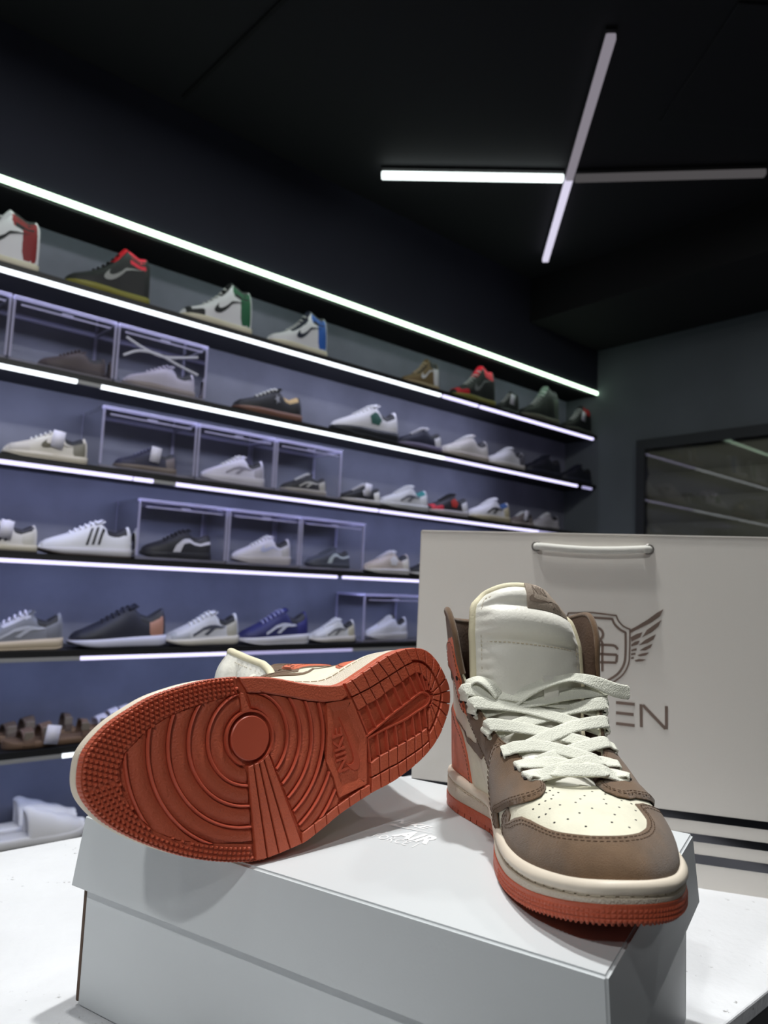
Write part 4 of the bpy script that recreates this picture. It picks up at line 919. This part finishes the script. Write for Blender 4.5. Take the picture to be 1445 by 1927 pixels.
def sneaker(name,label,a_heel,a_toe,row,kind,body,sole,out=None,lace=(220,220,220),tongue_c=None,lining=(30,30,34),toe=None,heel=None,eye=None,mark=None,markc=None,collar=None,tagged=False,b=-2.272,lift=0,group=None,hs=1.0,cat='sneaker',yaw=0):
    L=abs(a_toe-a_heel); s=1 if a_toe>a_heel else -1
    x=DA*s; z=np.array([0,0,1.]); y=np.cross(z,x)
    if yaw: c_,s_=math.cos(yaw),math.sin(yaw); x,y=x*c_+y*s_,y*c_-x*s_
    o=RM(a_heel,b,ZT+RZ[row]+.0243+lift)
    M=Matrix(((x[0],y[0],0,o[0]),(x[1],y[1],0,o[1]),(0,0,1,o[2]),(0,0,0,1)))
    t=thing(name,label,cat,group,M)
    prof=KNIT[kind]; hx=[p[0] for p in prof]; hy=[p[1] for p in prof]
    H=lambda u: np.interp(u,hx,hy)*L*hs
    W=lambda u: np.interp(u,[p[0] for p in WID],[p[1] for p in WID])*L
    run=kind=='runner'
    zm=lambda u: L*(np.interp(u,[0,.3,.7,1],[.135,.12,.10,.085]) if run else np.interp(u,[0,.5,1],[.105,.09,.07]))
    zb=lambda u: L*(.05*np.clip((u-.72)/.28,0,1)**2+(.02*np.clip((.12-u)/.12,0,1)**2 if run else 0))
    def P(u,p,d=0):
        u=np.clip(u,0,1); h=max(H(u),zm(u)+.004); w=W(u)*(1-.10*np.sin(p)*(u<.4)); zz0=zm(u)*.8
        c,s2=math.cos(p),math.sin(p); yy=(w+d)*math.copysign(abs(c)**.72,c); zz=zz0+(h+d-zz0)*abs(s2)**.78
        return ((u*L)+(d if u>.97 else -d if u<.03 else 0),yy,zz)
    us=np.r_[np.linspace(0,.06,5),np.linspace(.09,.9,22),np.linspace(.92,1,6)]; ps=np.linspace(0,math.pi,17)
    V=[P(u,p) for u in us for p in ps]; n=len(ps); Fc=[(i*n+j,i*n+j+1,(i+1)*n+j+1,(i+1)*n+j) for i in range(len(us)-1) for j in range(n-1)]+[tuple(range(n)),tuple((len(us)-1)*n+j for j in range(n))[::-1]]
    obj('upper',V,Fc,cm(body),t)
    # sole
    us2=np.linspace(0,1,34); V=[];
    for u in us2:
        w=W(u)*1.07+.002
        e=.05*L*.08*(1 if u in(0,1) else 0)
        for yy,q in ((-.9,0),(-1,.18),(-1.02,.55),(-.985,1),(.985,1),(1.02,.55),(1,.18),(.9,0)): V.append(((u*1.02-.01)*L,w*yy,zb(u)+.003+q*(zm(u)-zb(u)-.003)))
    n=8; Fc=[(i*n+j,i*n+(j+1)%n,(i+1)*n+(j+1)%n,(i+1)*n+j) for i in range(33) for j in range(n)]+[tuple(range(n))[::-1],tuple(33*n+j for j in range(n))]
    obj('midsole',V,Fc,cm(sole,.5),t)
    V=[]; 
    for u in us2:
        w=W(u)*1.075+.002; k=.016*L if not run else .02*L
        for yy,q in ((-.95,0),(-1.01,k),(1.01,k),(.95,0)): V.append(((u*1.02-.01)*L,w*yy,zb(u)+q))
    Fc=[(i*4+j,i*4+(j+1)%4,(i+1)*4+(j+1)%4,(i+1)*4+j) for i in range(33) for j in range(4)]+[(3,2,1,0),tuple(33*4+j for j in range(4))]
    obj('outsole',V,Fc,cm(out or sole,.6),t)
    def grid(name,regs,c,d=.0014,both=True):
        V=[];Fc=[]
        for u0,u1,p0,p1 in regs:
            for sd in ((0,1) if both else (0,)):
                q=len(V); nu=max(3,int((u1-u0)*34)); npp=max(3,int(abs(p1-p0)*6))
                for i in range(nu+1):
                    for j in range(npp+1):
                        p=p0+(p1-p0)*j/npp; e=(i in(0,nu) or j in(0,npp)); V.append(P(u0+(u1-u0)*i/nu,(math.pi-p) if sd else p,-.0005 if e else d))
                Fc+=[(q+i*(npp+1)+j,q+i*(npp+1)+j+1,q+(i+1)*(npp+1)+j+1,q+(i+1)*(npp+1)+j) for i in range(nu) for j in range(npp)]
        return obj(name,V,Fc,cm(c),t)
    def poly(name,polys,c,d=.0016):
        V=[];Fc=[]
        for L_ in polys:
            v2,f2,_,_=cdt(dens(L_,.02),.03)
            for sd in (0,1):
                q=len(V); V+=[P(u,(math.pi-p) if sd else p,d) for u,p in v2]; Fc+=[tuple(i+q for i in f) for f in f2]
        return obj(name,V,Fc,cm(c),t)
    grid('lining',[(.05,.30,.62,math.pi-.62)],lining,.001,False)
    if toe: grid('toe_guard',[(.72,.975,.0,.62),(.88,.985,.0,1.57)],toe)
    if heel: grid('heel_panel',[(.012,.20,.0,.85)],heel)
    if collar: grid('collar_panel',[(.02,.32,.85 if kind!='high' else .62,1.25)],collar,.0012)
    if eye: grid('eyestay',[(.36,.68,.78,1.28)],eye)
    if mark=='tick': poly('side_tick',[[(.60-x_*.52,.18+y_*.85) for x_,y_ in SW]],markc)
    elif mark=='stripes': poly('side_stripe',[[(.38+k*.07,.12),(.41+k*.07,.12),(.345+k*.07,.85),(.315+k*.07,.85)] for k in range(3)],markc)
    elif mark=='sweep': poly('side_stripe',[[(.62,.0),(.50,.0),(.44,.32),(.30,.42),(.03,.40),(.03,.58),(.30,.62),(.46,.56),(.56,.36)]],markc)
    elif mark=='patch': poly('side_patch',[[(.50,.2),(.36,.15),(.30,.5),(.40,.75),(.52,.6)]],markc)
    elif mark=='waves': poly('side_stripe',[[(.70,.15),(.55,.35),(.35,.30),(.30,.42),(.55,.5),(.70,.3)],[(.48,.1),(.2,.55),(.24,.62),(.54,.15)]],markc)
    elif mark=='star': poly('side_star',[[(.42+.055*(1 if k%2==0 else .42)*math.cos(k*math.pi/5),.5+.28*(1 if k%2==0 else .42)*math.sin(k*math.pi/5)) for k in range(10)]],markc)
    # tongue and laces
    hh=.07*L; V=[]; tx=.36*L; 
    for q in np.linspace(0,1,6):
        for yy in np.linspace(-1,1,7):
            for d_ in (0,1): V.append((.47*L-q*.15*L+(.02*L*d_)-.01*yy*yy*L,.085*L*yy*(1-.1*q),float(H(.46))-.012+q*(float(H(.35))-float(H(.46))+hh)-.02*L*yy*yy+d_*.012*L))
    Fc=[];m=14
    for i in range(5):
        for j in range(6):
            for d_ in (0,1): a=i*m+2*j+d_; f=(a,a+2,a+m+2,a+m); Fc.append(f if d_ else f[::-1])
        for j in (0,12): Fc.append((i*m+j,i*m+j+1,(i+1)*m+j+1,(i+1)*m+j))
    for j in range(6): Fc.append((5*m+2*j,5*m+2*j+2,5*m+2*j+3,5*m+2*j+1))
    obj('tongue',V,Fc,cm(tongue_c or body),t)
    mb=MB()
    for u in np.linspace(.41,.68,6):
        w=.11*L*(1-.25*(u-.4)/.28); pts=[]
        for yy in np.linspace(-1,1,7): pts.append((u*L+.006*yy,w*yy,float(H(u))+.003-.022*L*yy*yy*1.6))
        mb.tube(np.array(pts),.0034,5)
    obj('laces',mb.v,mb.f,cm(lace,.8),t)
    if tagged:
        mb=MB(); c=P(.40,.55,.006); mb.box((c[0],c[1]+.004,c[2]),.034,.0012,.05,[(1,0,.12),(0,1,0),(-.12,0,1)]); mb.tube(np.array([(c[0]+.003,c[1]+.002,c[2]+.024),(.42*L,.05*L,float(H(.42)))]),.0006,4); obj('price_tag',mb.v,mb.f,cm((225,222,235),.7),t,label='white swing tag')
    return t
BSH=-2.272
def span(row,x0,x1,lift=0,b=BSH): z=ZT+RZ[row]+.024+lift; return a_at(x0,z,b),a_at(x1,z,b)
def S(label,row,x0,x1,kind,body,sole,name='sneaker',flip=False,**k):
    lift=k.get('lift',0); b=k.get('b',BSH); a0,a1=span(row,x0+2,x1-2,lift,b); hh,tt=(a1,a0) if not flip else (a0,a1)
    
    k.setdefault('hs',{'high':1.32,'low':1.26,'runner':1.16}[kind])
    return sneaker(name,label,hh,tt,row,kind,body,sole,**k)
W_=(222,220,226); CRM=(214,206,186); BK=(24,24,28); NV=(30,34,66); GY=(130,130,136); RD=(150,20,30)
H_='high_top_shoe'
G1='high-tops on the topmost shelf'; G2='shoes on the second shelf'; G3='shoes on the third shelf'; G4='shoes on the fourth shelf'; G5='shoes on the fifth shelf'
S('deep red and white high-top cut by the left edge of the frame',1,-125,68,'high',W_,CRM,name=H_,toe=(120,16,24),heel=(130,16,26),collar=(140,20,30),mark='tick',markc=BK,group=G1)
S('black high-top with bright pink-red collar lining and mustard sole',1,118,276,'high',BK,(134,128,52),name=H_,collar=(28,26,28),lining=(226,36,66),tongue_c=(230,30,50),mark='tick',markc=(150,150,150),lace=(30,30,30),group=G1)
S('white high-top with green collar and heel and black tick',1,335,468,'high',W_,CRM,name=H_,toe=BK,heel=(16,92,58),collar=(16,92,58),mark='tick',markc=BK,tongue_c=BK,group=G1)
S('white high-top with blue collar and heel, right of the green one',1,500,610,'high',W_,CRM,name=H_,heel=(36,92,180),collar=(36,92,180),eye=(24,30,52),mark='tick',markc=(24,30,52),tongue_c=(24,30,52),group=G1)
S('tan, brown and white patterned high-top on the topmost shelf',1,754,822,'high',(120,98,66),(168,148,116),name=H_,eye=(70,56,40),heel=W_,mark='tick',markc=W_,lace=(220,200,170),group=G1)
S('black high-top with two red patches and a mustard sole',1,846,926,'high',BK,(130,124,58),name=H_,toe=(200,24,44),tongue_c=(230,30,56),lining=(220,30,60),mark='tick',markc=(120,120,124),group=G1)
S('black high-top with a grey sole and white tag at its collar',1,928,974,'high',BK,(112,118,118),name=H_,tagged=True,group=G1)
S('black and grey-green high-top second from the shelf end',1,976,1046,'high',(34,38,36),(120,118,104),name=H_,heel=(88,98,88),tongue_c=(120,140,126),group=G1)
S('black high-top with red collar at the far end of the topmost shelf',1,1056,1108,'high',(26,26,28),(96,96,90),name=H_,collar=(190,30,36),lining=(190,30,36),tagged=True,group=G1)
# second row
S('black low sneaker with white laces and brown gum sole',2,436,562,'low',BK,(120,84,70),name='low_sneaker',out=(92,62,50),heel=BK,lace=(225,225,220),mark='star',markc=(150,150,160),lining=(190,160,110),group=G2)
S('white runner with a green oval on its heel and dark arched sole',2,622,742,'runner',W_,(40,42,48),name='running_shoe',heel=W_,mark='patch',markc=(40,92,80),group=G2)
S('navy low sneaker with white tongue and heel',2,744,826,'low',(24,26,48),(120,112,140),name='low_sneaker',heel=W_,tongue_c=W_,lace=W_,group=G2)
S('off-white low sneaker with black collar, right of the navy one',2,828,913,'low',(214,208,206),(190,180,172),name='low_sneaker',lining=BK,collar=(60,58,64),toe=(226,222,220),group=G2)
S('white low sneaker with grey heel, last bright one on its shelf',2,913,982,'low',W_,(206,200,196),name='low_sneaker',heel=(96,94,104),collar=GY,group=G2)
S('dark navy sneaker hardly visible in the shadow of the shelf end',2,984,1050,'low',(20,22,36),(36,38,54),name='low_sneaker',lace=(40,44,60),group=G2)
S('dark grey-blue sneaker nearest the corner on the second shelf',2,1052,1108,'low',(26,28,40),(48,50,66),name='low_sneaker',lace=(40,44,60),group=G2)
# third row
S('cream and grey low sneaker with a white swing tag and olive tick',3,2,160,'low',(206,200,190),(208,200,186),name='low_sneaker',toe=(196,190,184),heel=(120,116,104),mark='tick',markc=(92,86,70),eye=(220,216,206),tagged=True,group=G3)
S('black and white chunky sneaker with a dark heel, beside the last crate',3,636,712,'low',BK,(200,196,196),name='low_sneaker',tongue_c=W_,lace=W_,heel=(226,224,224),mark='patch',markc=W_,tagged=True,group=G3)
S('silver-white sneaker with a swirl on its side and teal lining',3,712,800,'low',(206,206,212),(196,196,200),name='low_sneaker',lining=(30,120,120),mark='waves',markc=(96,98,110),heel=(220,220,226),group=G3)
S('black, white and red low sneaker with pale heel',3,800,876,'low',(40,36,42),(190,184,186),name='low_sneaker',toe=(210,50,70),heel=W_,mark='patch',markc=(200,60,50),lace=(40,40,44),group=G3)
S('white and sand low sneaker with black side stripe',3,878,954,'low',W_,(186,176,150),name='low_sneaker',heel=(190,180,150),mark='waves',markc=(50,48,52),lining=(60,90,140),group=G3)
S('taupe low sneaker with a white tag near the dark end',3,955,1000,'low',(120,110,108),(170,160,156),name='low_sneaker',tagged=True,group=G3)
S('pale grey low sneaker last in its row before the corner',3,998,1048,'low',(176,172,178),(180,176,180),name='low_sneaker',group=G3)
# fourth row
S('cream sneaker with black side bands cut by the left frame edge',4,-100,66,'low',(208,204,200),(196,188,170),name='low_sneaker',mark='stripes',markc=BK,collar=(60,58,70),heel=(200,196,188),out=(60,56,60),tagged=True,group=G4)
S('white low sneaker with three black side stripes and gum sole',4,68,242,'low',(222,222,230),(196,194,200),name='low_sneaker',out=(70,60,56),mark='stripes',markc=BK,lining=(30,30,40),lace=(228,228,236),group=G4)
S('beige and white chunky sneaker right of the crates',4,682,766,'low',(190,178,170),(206,202,204),name='low_sneaker',heel=(220,214,206),tongue_c=W_,lace=W_,mark='patch',markc=W_,group=G4)
S('black sneaker with white sole partly behind the paper bag',4,768,832,'low',BK,(206,204,206),name='low_sneaker',group=G4)
# fifth row
S('grey and silver runner cut by the left edge of the frame',5,-70,113,'runner',(120,122,132),(196,180,158),name='running_shoe',toe=(150,152,160),heel=(110,112,122),eye=(190,190,206),lace=(210,208,226),mark='waves',markc=(176,178,190),group=G5)
S('dark navy runner with white sole and copper heel',5,126,305,'runner',(34,35,48),(206,206,226),name='running_shoe',out=(30,30,40),heel=(170,122,104),toe=(28,29,40),lace=(30,31,44),tongue_c=(30,32,46),mark=None,group=G5)
S('silver and cream runner with dark lining, between navy runners',5,307,443,'runner',(196,196,202),(206,200,190),name='running_shoe',out=(40,38,40),toe=(170,172,180),heel=(176,172,160),mark='waves',markc=(70,72,84),lining=(16,16,18),group=G5)
S('navy blue runner with white side mark and cream sole',5,446,574,'runner',(38,40,92),(208,206,214),name='running_shoe',toe=(36,38,88),heel=(44,44,110),mark='waves',markc=(206,208,226),lace=(150,152,190),tongue_c=(44,46,100),group=G5)
S('white and silver runner left of the last display crate',5,578,664,'runner',(208,208,212),(206,200,196),name='running_shoe',out=(44,44,50),toe=(190,190,196),heel=(186,180,160),mark='waves',markc=(110,110,116),group=G5)
S('dark closed shoe half hidden behind the carton, beside the foam slides',7,166,310,'low',(30,30,38),(34,34,42),name='low_sneaker',lace=(36,36,44),group='shoes on the bottom shelf')
# ---- open sandals and slides
def loft_sole(u,L,th,wf=1.0): 
    us=np.linspace(0,1,30); V=[]
    for u_ in us:
        w=np.interp(u_,[p[0] for p in WID],[p[1] for p in WID])*L*1.1*wf
        lip=.012*L*np.clip((.12-u_)/.12,0,1)+.03*L*np.clip((u_-.85)/.15,0,1)**2
        for yy,q in ((-.88,0),(-1,.2),(-1.02,.7),(-.95,1),(-.6,.93),(.6,.93),(.95,1),(1.02,.7),(1,.2),(.88,0)): V.append((u_*L,w*yy,q*th+lip*(q>.5)))
    n=10; Fc=[(i*n+j,i*n+(j+1)%n,(i+1)*n+(j+1)%n,(i+1)*n+j) for i in range(29) for j in range(n)]+[tuple(range(n))[::-1],tuple(29*n+j for j in range(n))]
    return V,Fc
def strap(L,u0,u1,h0,h1,th,base,n=16,wx=1.0,m=6):
    V=[]
    for lay in (0,1):
        for i in range(m):
            q=i/(m-1); u=u0+(u1-u0)*q; w=np.interp(u,[p[0] for p in WID],[p[1] for p in WID])*L*1.0*wx-lay*th; h=h0+(h1-h0)*q-lay*th
            bul=1-.0*q
            for j in range(n+1):
                t=math.pi*j/n; c,s=math.cos(t),math.sin(t); V.append((u*L,w*math.copysign(abs(c)**.75,c),base+(h-base)*abs(s)**.8*bul))
    k=n+1; N=m*k; Fc=[]
    for i in range(m-1):
        for j in range(n): Fc+=[(i*k+j,i*k+j+1,(i+1)*k+j+1,(i+1)*k+j),(N+i*k+j+1,N+i*k+j,N+(i+1)*k+j,N+(i+1)*k+j+1)]
    for i in (0,m-1):
        for j in range(n): Fc.append((i*k+j,N+i*k+j,N+i*k+j+1,i*k+j+1))
    for j in (0,n):
        for i in range(m-1): Fc.append((i*k+j,(i+1)*k+j,N+(i+1)*k+j,N+i*k+j))
    return V,Fc
def placeM(a,b,z,sgn,yaw=0):
    x=DA*sgn; y=np.cross((0,0,1),x); c,s=math.cos(yaw),math.sin(yaw); x,y=x*c+y*s,y*c-x*s; o=RM(a,b,z)
    return Matrix(((x[0],y[0],0,o[0]),(x[1],y[1],0,o[1]),(0,0,1,o[2]),(0,0,0,1)))
def foam_slide(label,a,b,sgn,yaw,L,row=7):
    t=thing('foam_slide',label,'slide','white foam slides at the end of the counter',placeM(a,b,ZT+RZ[row]+.0245,sgn,yaw)); m=cm((226,224,224),.6,'foam')
    V,Fc=loft_sole(0,L,.125*L,.90); o=obj('sole',V,Fc,m,t); sd=o.modifiers.new('s','SUBSURF'); sd.levels=sd.render_levels=1
    V=[];n=20;m_=10
    for lay in (0,1):
        for i in range(m_):
            q=i/(m_-1); u=.36+.58*q; w=np.interp(u,[p[0] for p in WID],[p[1] for p in WID])*L*.985-lay*.011; h=L*np.interp(q,[0,.12,.4,.75,1],[.40,.405,.33,.25,.19])-lay*.014
            for j in range(n+1):
                tt=math.pi*j/n; c,s=math.cos(tt),math.sin(tt); V.append((u*L-.05*L*(1-abs(c))*(1-q)**2+.03*L*s*(q>.9),w*math.copysign(abs(c)**.8,c)*(1-.06*s),.05*L+(h-.05*L)*abs(s)**.85+.004*math.sin(q*19)*s*(1-lay)))
    k=n+1;N=m_*k;Fc=[]
    for i in range(m_-1):
        for j in range(n): Fc+=[(i*k+j,i*k+j+1,(i+1)*k+j+1,(i+1)*k+j),(N+i*k+j+1,N+i*k+j,N+(i+1)*k+j,N+(i+1)*k+j+1)]
    for i in (0,m_-1):
        for j in range(n): Fc.append((i*k+j,N+i*k+j,N+i*k+j+1,i*k+j+1))
    for j in (0,n):
        for i in range(m_-1): Fc.append((i*k+j,(i+1)*k+j,N+(i+1)*k+j,N+i*k+j))
    o=obj('strap_band',V,Fc,m,t); sd=o.modifiers.new('s','SUBSURF'); sd.levels=sd.render_levels=1
    return t
a0,a1=span(7,-26,160,0,-2.267); foam_slide('white foam slide nearest the counter, its strap opening to the left',a0,-2.267,1,0,a1-a0)
a0,a1=span(7,-45,150,0,-2.367); foam_slide('white foam slide half hidden behind its pair',a0,-2.367,1,0,(a1-a0)*.96)
def sandal(label,row,x0,x1,b,solec,strapc,straps,group,tagged=False,lift=0,flip=False):
    a0,a1=span(row,x0,x1,lift,b); L=a1-a0
    t=thing('sandal',label,'sandal',group,placeM(a0 if flip else a1,b,ZT+RZ[row]+.0245+lift,1 if flip else -1))
    V,Fc=loft_sole(0,L,.085*L,.90); obj('footbed',V,Fc,cm(solec,.8),t)
    for u0,u1,h0,h1 in straps:
        V,Fc=strap(L,u0,u1,h0*L,h1*L,.004,.03*L); o=obj('strap',V,Fc,cm(strapc,.75),t)
        mb=MB(); w=np.interp((u0+u1)/2,[p[0] for p in WID],[p[1] for p in WID])*L*1.12; mb.bevbox(((u0+u1)/2*L,w*.80,(h0+h1)/2*L*.72),.024,.004,.022,.0015); mb.build('buckle',cm((120,110,100),.4),o)
    if tagged: mb=MB(); mb.box((.52*L,.20*L,.15*L),.038,.0012,.052,[(1,0,.15),(0,1,0),(-.15,0,1)]); obj('price_tag',mb.v,mb.f,cm((225,222,235),.7),t,label='white swing tag')
ST=[(.08,.16,.26,.27),(.50,.62,.27,.24),(.70,.82,.22,.19)]
sandal('brown strapped sandal with a white swing tag on the sixth shelf',6,2,172,-2.268,(108,84,66),(104,82,70),ST,'brown sandals on the sixth shelf',True)
sandal('brown sandal behind the tagged one',6,-30,140,-2.370,(112,88,68),(84,70,62),ST,'brown sandals on the sixth shelf')
ST2=[(.06,.15,.36,.38),(.40,.52,.34,.30),(.55,.66,.31,.27),(.70,.82,.24,.20)]
sandal('white strappy sandal with brown footbed, front of its pair',6,174,312,-2.268,(120,92,72),(206,204,222),ST2,'white sandals on the sixth shelf')
sandal('white strappy sandal standing behind its pair',6,150,290,-2.370,(120,92,72),(206,204,222),ST2,'white sandals on the sixth shelf')
# ---- clear drop-front display crates
M_pane=clear('clear pane',(.55,.55,.68),.02,.03); M_frame=clear('clear moulded rim',(.80,.78,1.0),.6,.2); M_tray=clear('clear tray',(.55,.52,.60),.40,.25)
def crate(label,row,x0,x1,h=.192,group='clear display crates on the shelves',dep=.185):
    z0=ZT+RZ[row]+.0244; bf=BF-.012; a0=a_at(x0,z0+h/2,bf)+.0008; a1=a_at(x1,z0+h/2,bf)-.0008; w=a1-a0; ac=(a0+a1)/2
    t=thing('display_crate',label,'display crate',group,Matrix.Translation(RM(ac,bf-dep/2,z0)))
    ax=[DA,NB,(0,0,1)]
    def part(n,boxes,m):
        mb=MB()
        for c,s,bv in boxes:
            q=DA*c[0]+NB*c[1]+np.array([0,0,c[2]])
            mb.bevbox(q,*s,bv,ax) if bv else mb.box(q,*s,ax)
        return mb.build(n,m,t)
    hd=dep/2; r=.009
    part('tray',[((0,0,.005),(w-.001,dep-.001,.010),.003)],M_tray)
    part('lid',[((0,0,h-.0025),(w-2*r,dep-2*r,.002),0)],M_pane)
    part('lid_rim',[((0,hd-r/2,h-.006),(w,r,.012),.003),((0,-hd+r/2,h-.006),(w,r,.012),.003),((-w/2+r/2,0,h-.006),(r,dep-2*r,.012),.003),((w/2-r/2,0,h-.006),(r,dep-2*r,.012),.003)],M_frame)
    for sx in (-1,1):
        for sy in (-1,1): part('corner_post',[((sx*(w/2-.004),sy*(hd-.004),h/2-.001),(.008,.008,h-.0235),.002)],M_frame)
    for sx in (-1,1): part('side_pane',[((sx*(w/2-.0015),0,h/2-.001),(.0018,dep-.018,h-.024),0)],M_pane)
    d=part('front_door',[((0,hd-.0015,h/2-.001),(w-.018,.0018,h-.026),0)],M_pane)
    mb=MB(); q=DA*0+NB*(hd-.0005)+np.array([0,0,h-.026]); mb.bevbox(q,w*.86,.004,.006,.0015,ax); mb.bevbox(q+np.array([0,0,.002]),.034,.006,.011,.002,ax); mb.build('door_lip',M_frame,d)
    return t
def inC(label,row,x0,x1,kind,body,sole,**k): return S(label,row,x0,x1,kind,body,sole,lift=.0104,b=-2.290,group='shoes shown inside clear crates',**k)
crate('clear crate cut off by the left frame edge on the second shelf',2,-160,19)
crate('clear crate holding a dark brown shoe under the second light strip',2,20,218)
inC('dark brown low shoe inside the wide crate on the second shelf',2,68,196,'low',(66,54,54),(56,46,48),name='low_sneaker',lace=(70,60,60))
c2=crate('clear crate with white lines, last on the second shelf',2,219,390)
inC('pale grey low sneaker inside the crate with white lines',2,228,362,'low',(176,170,186),(150,140,140),name='low_sneaker',lace=(186,180,196))
mb=MB()
def CP(x,y,b=BF-.012-.006): return np.array(on_b(x,y,b))-np.array(c2.location)
for pts in ([(238,634),(270,655),(310,672),(372,673)],[(232,668),(262,660),(300,668),(340,690),(372,706)]): mb.tube(crom(np.array([CP(*p) for p in pts]),20),.0045,6)
mb.build('white_line',cm((220,220,236),.7),c2)  # two pale tubes drawn as curved white lines behind the crate's door
crate('clear crate holding a tagged navy shoe, left one on the third shelf',3,190,370)
inC('dark navy sneaker with a white swing tag inside the left crate, third shelf',3,212,328,'low',(34,34,58),(120,108,100),name='low_sneaker',toe=(44,44,70),heel=(110,100,104),tagged=True,lace=(90,90,120))
crate('clear crate holding a white chunky sneaker, third shelf',3,371,518)
inC('white chunky sneaker with grey heel inside the middle crate, third shelf',3,376,492,'runner',(212,208,226),(206,202,214),name='running_shoe',heel=(170,166,180),mark='waves',markc=(150,146,164))
crate('clear crate holding a black and grey sneaker, right one on the third shelf',3,519,643)
inC('black and grey sneaker inside the right crate, third shelf',3,526,610,'low',(34,34,38),(176,170,166),name='low_sneaker',heel=(176,172,166),mark='waves',markc=(190,188,184))
crate('clear crate holding a black shoe with a white sweep, fourth shelf',4,258,428)
inC('black low sneaker with a long white sweep inside a crate',4,262,392,'low',(20,20,28),(30,30,38),name='low_sneaker',mark='sweep',markc=(216,214,228),lace=(24,24,32))
crate('clear crate holding a white high-tongued sneaker, fourth shelf',4,429,565)
inC('white sneaker with a tall tongue inside the middle crate, fourth shelf',4,434,542,'runner',(206,202,214),(196,190,196),name='running_shoe',heel=(190,186,190),mark='tick',markc=(186,190,226))
crate('clear crate holding a grey shoe, last on the fourth shelf',4,566,686)
inC('grey low sneaker with a white sweep inside the last crate, fourth shelf',4,574,654,'low',(66,70,84),(70,74,86),name='low_sneaker',mark='sweep',markc=(190,200,206),lace=(90,96,110))
crate('clear crate beside the paper bag on the fifth shelf',5,684,800)
inC('white sneaker with black collar inside the crate beside the paper bag',5,686,762,'runner',(206,206,216),(206,204,212),name='running_shoe',lining=(20,20,24),tongue_c=(40,40,46),heel=(196,196,206))
